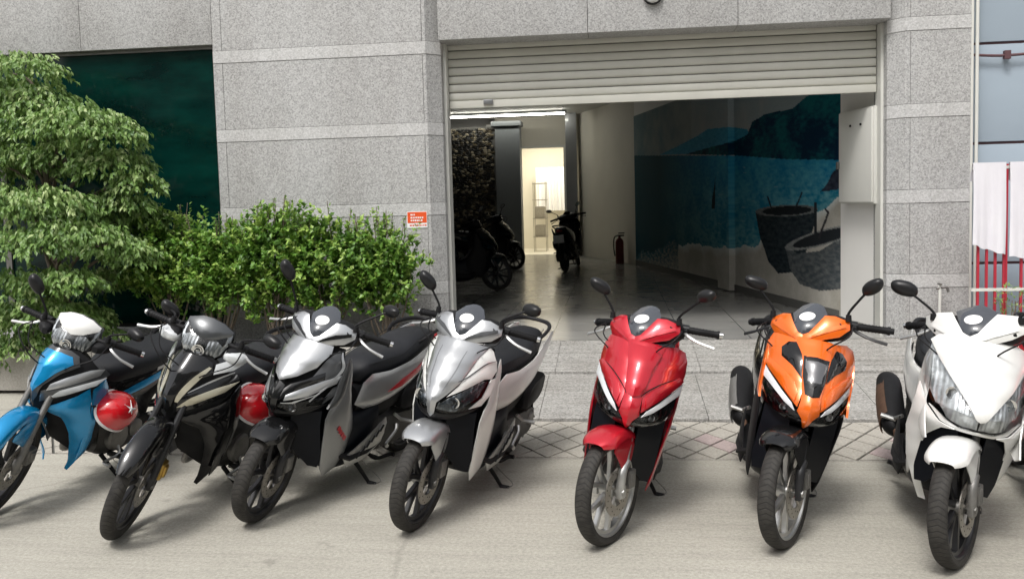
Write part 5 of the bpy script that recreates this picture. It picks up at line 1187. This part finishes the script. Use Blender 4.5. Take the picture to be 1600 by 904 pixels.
def dark_name(root, F, G, GR, M4):                            # small red sloping letters on the leg shield
    bm = bmesh.new()
    for k, (y, z) in enumerate(((.30, .46), (.32, .437), (.345, .414), (.37, .39))):
        p = G(y, z, .016); box(bm, -.001, .002, -.011, .011, -.012, .012, mtx=Matrix.Translation(p) @ Matrix.Rotation(R(-40), 4, 'X'))
    build('side_lettering', bm, 'red_trim', root)
DRK['extra'] = {'n': dark_name}
RED['extra'] = {}

def make_underbone(c):
    """step-through motorcycle: 17 inch wheels, lamp in the handlebar cowl, wide leg shields"""
    root = empty('motorbike'); tag(root, c['label'], 'motorbike', c.get('group')); Rw = .285; M4 = steer_rot(c['steer'], Rw); body = c['body']
    wheel('front_wheel', root, (0, 0, Rw), Rw, .228, .066, 'black_rim', 1, 5, .34, mtx=M4)
    for s in (1, -1):
        bm = bmesh.new(); tube(bm, [(s*.062, .0, Rw-.02), (s*.062, .0, Rw+.03), (s*.06, .02, .36)], [.015,.022,.02], 12, 3); tube(bm, [(s*.06, .015, .34), (s*.055, .17, .68)], .0165, 12, 1); tube(bm, [(s*.06, .012, .33), (s*.057, .06, .44)], .0215, 12, 1)
        build('fork_leg', T(bm, M4), c.get('fork', 'dull_alloy'), root)
    bm = bmesh.new(); box(bm, .03, .085, .06, .13, Rw+.0, Rw+.09, bev=.012); box(bm, .035, .095, .075, .115, Rw+.015, Rw+.075, bev=.008); build('brake_caliper', T(bm, M4), c.get('caliper', 'dull_alloy'), root)
    bm = bmesh.new(); fender(bm, Rw+.035, 30, 150, .052, .06, skirt=.45, flat=.5); ff = build('front_fender', T(bm, M4 @ Matrix.Translation((0,0,Rw))), c.get('fender', body), root, 60)
    def FS(a, b, off): return Vector((.054+off, a, b))
    bm = sheet(chaikin([(-.12, .50), (-.02, .555), (.11, .55), (.12, .47), (.07, .43), (.03, .40), (-.01, .43), (-.06, .46)], 1), FS, thick=.004, bulge=.008, mirror=True); build('fender_side', T(bm, M4), c.get('fender', body), ff)
    if c.get('fender_tip'):
        bm = bmesh.new(); fender(bm, Rw+.039, 25, 42, .03, .047, skirt=.45, flat=.5, n=8); build('fender_tip', T(bm, M4 @ Matrix.Translation((0,0,Rw))), c['fender_tip'], ff, 60)
    # handlebar cowl with headlamp
    M4 = M4 @ Matrix.Translation((0, .01, -.035))
    def FH(a, b, off):
        y = .27+1.6*(b-.93)**2+.34*max(0, b-.93)+2.6*a*a; n = Vector((a*3.4, -1, .35)).normalized(); return Vector((a, y, b))+n*off
    L = [(0, .858), (.05, .875), (.098, .93), (.125, .995), (.117, 1.032), (.055, 1.001), (0, .989)]; fl = L+[(-a, b) for a, b in L[::-1] if a > .001]
    bm = sheet([(0, .847), (.06, .865), (.11, .925), (.138, .99), (.125, 1.045), (.06, 1.075), (0, 1.083), (-.06, 1.075), (-.125, 1.045), (-.138, .99), (-.11, .925), (-.06, .865)], lambda a, b, o: FH(a, b, o-.012), bulge=.004, thick=.008); cw = build('handlebar_cowl', T(bm, M4), c.get('cowl', 'gloss_black'), root)
    bm = sheet(fl, lambda a, b, o: FH(a, b, o-.004-.006*math.cos(a*28)), bulge=0, thick=.004, h=.012); hl = build('headlight', T(bm, M4), 'reflector', root, 20)
    bm = sheet(fl, lambda a, b, o: FH(a, b, o+.004), bulge=.009, thick=0, rb=.02); build('lens', T(bm, M4), 'lens', hl)
    P0 = FH(0, .93, .0); bm = bmesh.new(); lathe(bm, [(0, 0), (-.01, .014), (-.008, .03), (-.014, .032), (-.014, .027), (-.004, .01)], 20, c=P0, axis='y'); build('bulb', T(bm, M4), 'chrome', hl)
    tp_ = [(0, .982), (.055, .995), (.113, 1.026), (.115, 1.045), (.06, 1.072), (0, 1.08), (-.06, 1.072), (-.115, 1.045), (-.113, 1.026), (-.055, .995)]
    bm = sheet(tp_, lambda a, b, o: FH(a, b, o+.008), bulge=.012, rb=.02); build('cowl_top', T(bm, M4), c.get('top', 'pearl_white'), cw)
    bm = bmesh.new(); loft_y(bm, [(.31, .10, .88, 1.02), (.35, .125, .89, 1.045), (.39, .12, .91, 1.05), (.43, .08, .93, 1.03)], 20, 3, 3.); build('cowl_rear', T(bm, M4), 'matt_black', cw)
    bm = bmesh.new(); tube(bm, [(0, .18, .62), (0, .35, .93)], .026, 14, 1); tube(bm, [(-.2, .34, .985), (.2, .34, .985)], .014, 12, 1); build('steering_stem', T(bm, M4), 'matt_black', root)
    for s in (1, -1):
        bm = bmesh.new(); loft_y(bm, [(.29, .015, .93, .965, s*.14), (.32, .035, .925, .98, s*.155), (.36, .042, .93, .99, s*.165), (.39, .03, .95, .985, s*.16)], 14, 3); ih = build('indicator_housing', T(bm, M4), 'matt_black', cw)
        if c.get('indicators'): bm = bmesh.new(); loft_y(bm, [(.275, .01, .93, .955, s*.15), (.29, .045, .915, .965, s*.165), (.33, .06, .915, .975, s*.175)], 14, 3); build('indicator_lens', T(bm, M4), 'off_white_lens', cw)
    bars(root, M4, .985, .33, w=.33, lever='alloy')
    for s, hd, tl in c['mirrors']: mirror_part(root, M4, s, (s*.18, .33, 1.01), hd, tl)
    cables(root, M4, [[(.2, .3, .985), (.2, .18, .95), (.1, .16, .87), (.03, .26, .74)], [(-.2, .3, .985), (-.22, .18, .96), (-.12, .14, .87), (-.03, .26, .72)], [(-.22, .3, .98), (-.16, .2, .9), (-.03, .2, .84), (0, .3, .72)]])
    # leg shields
    tab = lerp_table([(.22, .32, 1.5), (.32, .27, 2.2), (.45, .20, 3.), (.58, .13, 3.6), (.68, .12, 3.8), (.78, .17, 3.8), (.88, .24, 3.6)])
    def F(a, b, off):
        y0, k = tab(b); y = y0+k*a*a+.35*abs(a); n = Vector(((2*k*a+.35*math.copysign(1, a)), -1, .4 if b > .65 else -.1)).normalized(); return Vector((a, y, b))+n*off
    sh = [(0, .56), (.08, .575), (.17, .63), (.205, .70), (.2, .77), (.15, .83), (.09, .875), (0, .885)]
    bm = sheet(sh+[(-a, b) for a, b in sh[::-1] if a > .001], lambda a, b, o: F(a, b, o-.012), bulge=0, thick=.01, h=.03); ap = build('front_apron', bm, 'matt_black', root)
    for nm, pl, mt, off in c['panels']:
        for s in (1, -1):
            p_ = [(s*a, b) for a, b in pl]; p_ = p_ if s > 0 else p_[::-1]
            bm = sheet(p_, lambda a, b, o: F(a, b, o+off), bulge=.007, rb=.014); build(nm, bm, mt, ap)
    for nm, pl, mt, off in c['centre']:
        bm = sheet(pl+[(-a, b) for a, b in pl[::-1] if a > 1e-6], lambda a, b, o: F(a, b, o+off), bulge=.007, rb=.014); build(nm, bm, mt, ap)
    ws_ = c.get('wing_scale', 1.); W_ = [(a_*ws_, b_) for a_, b_ in [(.05, .575), (.11, .605), (.18, .65), (.215, .69), (.225, .62), (.222, .50), (.20, .38), (.155, .26), (.10, .17), (.085, .18), (.115, .30), (.135, .42), (.12, .52), (.08, .55)]]
    for s in (1, -1):
        p_ = [(s*a, b) for a, b in W_]; p_ = p_ if s > 0 else p_[::-1]
        bm = sheet(p_, lambda a, b, o: F(a, b, o), bulge=.012, rb=.02); ws = build('leg_shield', bm, c.get('wing', body), root)
        # the face of the shield that runs back beside the engine
        def GS(a, b, off, s=s): return Vector((s*(.212*ws_-.16*max(0, .5-b)-.1*max(0, a-.36)+off), a, b))
        bm = sheet([(.34, .70), (.42, .74), (.47, .66), (.48, .52), (.47, .38), (.41, .28), (.35, .25), (.345, .36), (.36, .5)], GS, bulge=.012, rb=.02); build('leg_shield_side', bm, c.get('wing', body), root)
        def FI(a, b, off, s=s): v = F(s*a, b, 0); return Vector((s*a, v.y+.05, b))
        bm = sheet([(.0, .6), (.12, .61), (.19, .58), (.19, .42), (.15, .30), (.1, .27), (0, .36)], FI, bulge=0, thick=.006); build('inner_shield', bm, 'matt_black', root)
        for w2 in c.get('blades', []):
            bm = strip_from(root, '', [(s*a, b) for a, b in w2[0]], F, w2[2], w2[3], w2[1]); build('trim_blade', bm, w2[2], ap)
    bm = bmesh.new(); loft_y(bm, [(.26, .10, .5, .80), (.32, .13, .46, .86), (.40, .12, .5, .84), (.46, .07, .52, .74), (.56, .055, .5, .66), (.68, .07, .48, .68), (.80, .1, .5, .70)], 20, 4, 3.); build('frame_cover', bm, 'matt_black', root)
    bm = bmesh.new(); loft_y(bm, [(.54, .045, .60, .69), (.60, .10, .60, .735), (.70, .13, .615, .768), (.88, .146, .63, .775), (1.0, .144, .665, .78), (1.12, .127, .675, .79), (1.26, .112, .68, .80), (1.36, .08, .69, .80), (1.41, .03, .71, .78)], 24, 4, 2.9); st = build('seat', bm, 'vinyl', root, 60)
    bm = bmesh.new()
    for s in (1, -1): tube(bm, [(s*.10, .66, .735), (s*.125, .8, .742), (s*.129, 1.0, .752), (s*.122, 1.15, .785), (s*.108, 1.3, .80)], .0025, 5, 5)
    build('seat_piping', bm, 'matt_black', st)
    def GR(a, b, off, s=1): return Vector((s*(.07+.06*math.sin(min(1, max(0, (a-.5)/.45))*math.pi/2)-.05*max(0, (a-1.0)/.5)**1.2-.3*max(0, .52-b)+off), a, b))
    for s in (1, -1):
        f = lambda a, b, o, s=s: GR(a, b, o, s)
        bm = sheet([(.52, .46), (.56, .62), (.62, .665), (.9, .685), (1.1, .72), (1.3, .755), (1.48, .80), (1.5, .775), (1.35, .71), (1.15, .64), (.95, .57), (.8, .50), (.66, .44)], f, bulge=.014, rb=.03, h=.022); rc = build('side_cowl', bm, c.get('rear', 'gloss_black'), root)
        bm = sheet([(.62, .52), (.8, .565), (1.0, .625), (1.2, .69), (1.42, .765), (1.38, .77), (1.15, .705), (.95, .655), (.75, .6), (.62, .555)], lambda a, b, o: f(a, b, o+.0155), bulge=.003, thick=.003); build('side_stripe', bm, c.get('stripe', body), rc)
        bm = sheet([(.9, .66), (1.1, .70), (1.3, .745), (1.28, .755), (1.08, .715), (.9, .68)], lambda a, b, o: f(a, b, o+.016), bulge=.002, thick=.003); build('side_stripe', bm, 'silver_paint', rc)
    bm = bmesh.new(); loft_y(bm, [(1.42, .07, .73, .80), (1.5, .065, .74, .80), (1.54, .02, .75, .785)], 16, 3); build('tail_light', bm, 'red_trim', root)
    bm = bmesh.new(); tube(bm, [(.10, 1.1, .75), (.13, 1.2, .79), (.11, 1.33, .81), (.06, 1.42, .82), (-.06, 1.42, .82), (-.11, 1.33, .81), (-.13, 1.2, .79), (-.10, 1.1, .75)], .013, 10, 5, flat=.8); build('grab_rail', bm, c.get('rail', 'matt_black'), root)
    bm = bmesh.new(); fender(bm, Rw+.07, 55, 165, .06, .05, y0=1.24, z0=Rw, skirt=.2); build('rear_fender', bm, 'matt_black', root, 60)
    wheel('rear_wheel', root, (0, 1.24, Rw+.005), Rw+.005, .225, .085, 'black_rim', None, 5, .32, drum=True)
    # engine: forward-lying cylinder, crankcase with round covers, chain case, swing arm, exhaust on the right
    bm = bmesh.new(); loft_y(bm, [(.40, .05, .30, .40), (.45, .075, .27, .43), (.54, .08, .26, .42), (.58, .08, .25, .40)], 18, 2, 4.)
    for k in range(7): box(bm, -.088, .088, .46+k*.017, .464+k*.017, .26, .425)
    build('cylinder', bm, 'engine', root)
    bm = bmesh.new(); loft_y(bm, [(.56, .09, .20, .40), (.64, .115, .165, .43), (.78, .12, .165, .43), (.88, .10, .19, .40), (.92, .06, .22, .36)], 20, 3, 3.6); build('crankcase', bm, 'engine', root)
    bm = bmesh.new(); lathe(bm, [(.10, 0), (.10, .082), (.128, .08), (.138, .068), (.14, 0)], 28, c=(0, .68, .29)); lathe(bm, [(.10, 0), (.10, .055), (.13, .052), (.138, .04), (.14, 0)], 24, c=(0, .82, .31)); build('engine_cover', bm, 'dull_alloy', root)
    bm = bmesh.new(); tube(bm, [(.135, .68, .24), (.165, .66, .2), (.17, .55, .19), (.19, .53, .19), (.225, .53, .19)], [.009,.008,.008,.009,.013], 8, 3); tube(bm, [(.17, .66, .2), (.17, .78, .19), (.2, .79, .19)], .008, 8, 2); build('gear_pedal', bm, 'alloy', root)
    bm = bmesh.new(); loft(bm, [[Vector((x, y, z)) for y, z in ((.82, .36), (1.25, .335), (1.31, .30), (1.29, .255), (1.2, .245), (.84, .25), (.79, .30))] for x in (.075, .08, .105, .11)]); bmesh.ops.recalc_face_normals(bm, faces=bm.faces[:]); build('chain_case', bm, 'matt_black', root)
    bm = bmesh.new()
    for s in (1, -1): tube(bm, [(s*.085, .85, .33), (s*.1, 1.05, .31), (s*.1, 1.3, .285)], .017, 8, 3, flat=1.3)
    build('swing_arm', bm, 'matt_black', root)
    for s in (1, -1):
        bm = bmesh.new(); tube(bm, [(s*.1, .66, .185), (s*.25, .66, .195)], .016, 10, 1); build('footrest', bm, 'rubber', root)
        bm = bmesh.new(); tube(bm, [(s*.1, .95, .36), (s*.17, 1.0, .31), (s*.235, 1.0, .315)], .012, 8, 1); build('passenger_footrest', bm, 'alloy', root)
        shock(root, 0, (s*.105, 1.08, .66), (s*.115, 1.2, .32))
    bm = bmesh.new(); tube(bm, [(-.03, .44, .3), (-.08, .5, .2), (-.13, .7, .17), (-.15, .9, .24)], .016, 10, 6); build('exhaust_pipe', bm, 'dull_alloy', root)
    bm = bmesh.new(); tube(bm, [(-.15, .86, .22), (-.155, .92, .24), (-.165, 1.0, .27), (-.18, 1.35, .37), (-.185, 1.42, .39)], [.02,.045,.052,.054,.03], 20, 3); mf = build('muffler', bm, 'matt_black', root, 50)
    stands(root, Rw, lean=c['lean'])
    return place(root, c)
BLU = dict(label='blue step-through motorbike with clear headlamp and blue leg shields, leftmost of the row', px=(-10, 806), yaw=10, lean=16, steer=-18, body='blue_paint', fender='blue_paint', fender_tip='silver_paint', cowl='deep_grey', top='pearl_white', wing_scale=.86, stripe='blue_paint', rail='matt_black',
  panels=[('shield_panel', [(.03, .61), (.10, .64), (.19, .70), (.215, .76), (.19, .80), (.14, .76), (.08, .70), (.035, .67)], 'deep_grey', .0), ('silver_blade', [(.055, .675), (.11, .70), (.19, .755), (.195, .79), (.16, .785), (.10, .745), (.06, .71)], 'silver_paint', .007), ('indicator_lens', [(.07, .64), (.12, .655), (.195, .705), (.21, .745), (.16, .715), (.10, .68)], 'off_white_lens', .007)],
  centre=[('centre_panel', [(0, .60), (.02, .64), (.035, .70), (.075, .76), (.125, .80), (.10, .85), (.06, .875), (0, .88)], 'deep_grey', .004), ('blue_panel', [(0, .66), (.018, .69), (.055, .76), (.10, .81), (.08, .845), (.03, .86), (0, .862)], 'blue_paint', .011)],
  mirrors=((1, (.30, .34, 1.09), (0,10,-25)), (-1, (-.26, .30, 1.17), (0,40,10))))
BLK_ = dict(label='black step-through motorbike with champagne streaks on its leg shield and gold brake caliper', px=(195, 835), yaw=9, lean=16, steer=-18, body='gloss_black', fender='gloss_black', caliper='gold', cowl='gloss_black', top='dark_grey_paint', indicators=True, wing='gloss_black', stripe='silver_paint', fork='black_rim', rail='matt_black',
  panels=[('shield_panel', [(.03, .60), (.10, .63), (.19, .69), (.215, .76), (.19, .80), (.14, .77), (.08, .71), (.035, .67)], 'gloss_black', .0), ('champagne_streak', [(.045, .635), (.10, .655), (.18, .715), (.205, .765), (.15, .735), (.09, .69)], 'beige_paint', .007), ('indicator_lens', [(.12, .80), (.17, .82), (.19, .85), (.15, .87), (.11, .845)], 'off_white_lens', .02)],
  centre=[('centre_panel', [(0, .60), (.02, .63), (.035, .70), (.07, .76), (.12, .80), (.10, .85), (.06, .875), (0, .88)], 'gloss_black', .005)],
  blades=[([(.04, .66), (.06, .74), (.1, .83)], .012, 'beige_paint', .013), ([(.07, .71), (.13, .77), (.18, .81)], .01, 'silver_paint', .004)],
  mirrors=((1, (.31, .34, 1.08), (0,8,-25)), (-1, (-.24, .42, 1.02), (0,20,10))))
ROW = 'motorbikes parked in a row outside the garage'
objs = {}
for k, c, fn in (('red', RED, make_scooter), ('org', ORG, make_scooter), ('sil', SIL, make_scooter), ('drk', DRK, make_scooter), ('wht', WHT, make_scooter), ('blu', BLU, make_underbone), ('blk', BLK_, make_underbone)):
    c['group'] = ROW; objs[k] = fn(c)
def copy_tree(o, parent=None):
    c = o.copy(); COL.objects.link(c); c.parent = parent
    for ch in [x for x in o.children]: copy_tree(ch, c)
    return c
# one more red machine, cut off by the right edge
e_ = copy_tree(objs['red']); p = at_z(1722, 862); e_.matrix_world = Matrix.Translation((p.x, p.y, 0)) @ Matrix.Rotation(R(-8), 4, 'Z') @ Matrix.Rotation(R(11), 4, 'Y')
tag(e_, 'red scooter almost wholly cut off by the right edge, beside the white one', 'scooter', ROW)
# black scooters inside the garage
INB = dict(RED); INB.update(label='black scooter seen from behind in the middle of the garage, before the lit doorway', px=(0, 0), yaw=196, lean=6, steer=-15, body='gloss_black', rim='black_rim', fork='black_rim', shield_mat='matt_black', side_mat='matt_black', facet='gloss_black', lower_rear='matt_black', shell='matt_black', lever='black_plastic', visor='screen_dark',
   apron=[('m_upper_panel', upperR, 'gloss_black', 0)], apron_centre=[('centre_panel', centreR, 'gloss_black', .006), ('lower_lip', lowR, 'gloss_black', -.004)], drl=None, lines=[], badge=None, group='black scooters kept inside the garage', rear='gloss_black')
inb = make_scooter(INB)
bm = bmesh.new(); box(bm, -.095, .095, 1.56, 1.566, .52, .66, bev=.004); build('number_plate', bm, 'sticker_white', inb)
rc_ = at_z(884, 424, .264)                                     # rear wheel contact
def put_rear(o, P_, yaw, lean=6): 
    m = Matrix.Rotation(R(-yaw), 4, 'Z') @ Matrix.Rotation(R(lean), 4, 'Y'); q = m @ Vector((0, 1.28, 0)); o.matrix_world = Matrix.Translation((P_.x-q.x, P_.y-q.y, .264)) @ m
put_rear(inb, rc_, 187)
for px, py, yaw, lab in ((700, 428, 62, 'black scooter in the dark left side of the garage, its wheel beside the pillar'), (640, 462, 66, 'black scooter deepest in shadow at the left jamb of the garage door')):
    o = copy_tree(inb); put_rear(o, at_z(px, py, .264), yaw+180); tag(o, lab)
# red half-shell helmets hanging from two of the machines
def helmet(name, root, loc, rot, label):
    t = empty('helmet'); tag(t, label, 'helmet', 'red helmets hanging on the motorbikes')
    t.matrix_world = root.matrix_world @ Matrix.Translation(loc) @ Matrix.Rotation(R(rot[2]), 4, 'Z') @ Matrix.Rotation(R(rot[0]), 4, 'X') @ Matrix.Rotation(R(rot[1]), 4, 'Y')
    def ring(r, z, n=40, k=1.): return [Vector((r*math.cos(2*math.pi*i/n), r*1.2*math.sin(2*math.pi*i/n)*k, z+.018*math.cos(2*math.pi*i/n*2)*(1 if z < .03 else 0))) for i in range(n)]
    bm = bmesh.new(); V = []
    for i in range(13): q = math.pi/2*i/12; V.append([bm.verts.new(p) for p in ring(max(.112*math.cos(q)**.8, .002), .125*math.sin(q))])
    fs = [bm.faces.new((a[i], a[(i+1) % 40], b[(i+1) % 40], b[i])) for a, b in zip(V, V[1:]) for i in range(40)]
    bmesh.ops.recalc_face_normals(bm, faces=fs); bmesh.ops.solidify(bm, geom=fs, thickness=.008); build('shell', bm, 'helmet_red', t, 60)
    bm = bmesh.new(); tube(bm, ring(.113, -.004)+[ring(.113, -.004)[0]], .008, 8, 1, cap=False); build('rim_band', bm, 'sticker_white', t)
    bm = bmesh.new()                                            # white printed star-burst on the side
    for k in range(5):
        a = k*2*math.pi/5+.3; P1 = [(.0, 0), (.05*math.cos(a), .042*math.sin(a))]; pts = []
        for u, v in P1: x_, y_ = .015+u*1.1, -.03+v*1.1; pts.append(Vector((x_, y_, .127*max(0, 1-(x_/.112)**2-(y_/.134)**2)**.5+.002)))
        tube(bm, pts, [.007,.002], 6, 1)
    build('print', bm, 'sticker_white', t)
    bm = bmesh.new(); tube(bm, [(.09, .05, 0), (.06, .03, -.07), (0, .02, -.11), (-.06, .03, -.07), (-.09, .05, 0)], .006, 6, 5, flat=.4); build('chin_strap', bm, 'matt_black', t)
    return t
helmet('helmet', objs['blu'], (.20, .50, .52), (-12, 62, 10), 'red helmet with white rim hanging on the blue motorbike')
helmet('helmet', objs['blk'], (.19, .60, .58), (-10, 55, 0), 'red helmet hanging on the black motorbike, beside the silver and dark grey scooter')
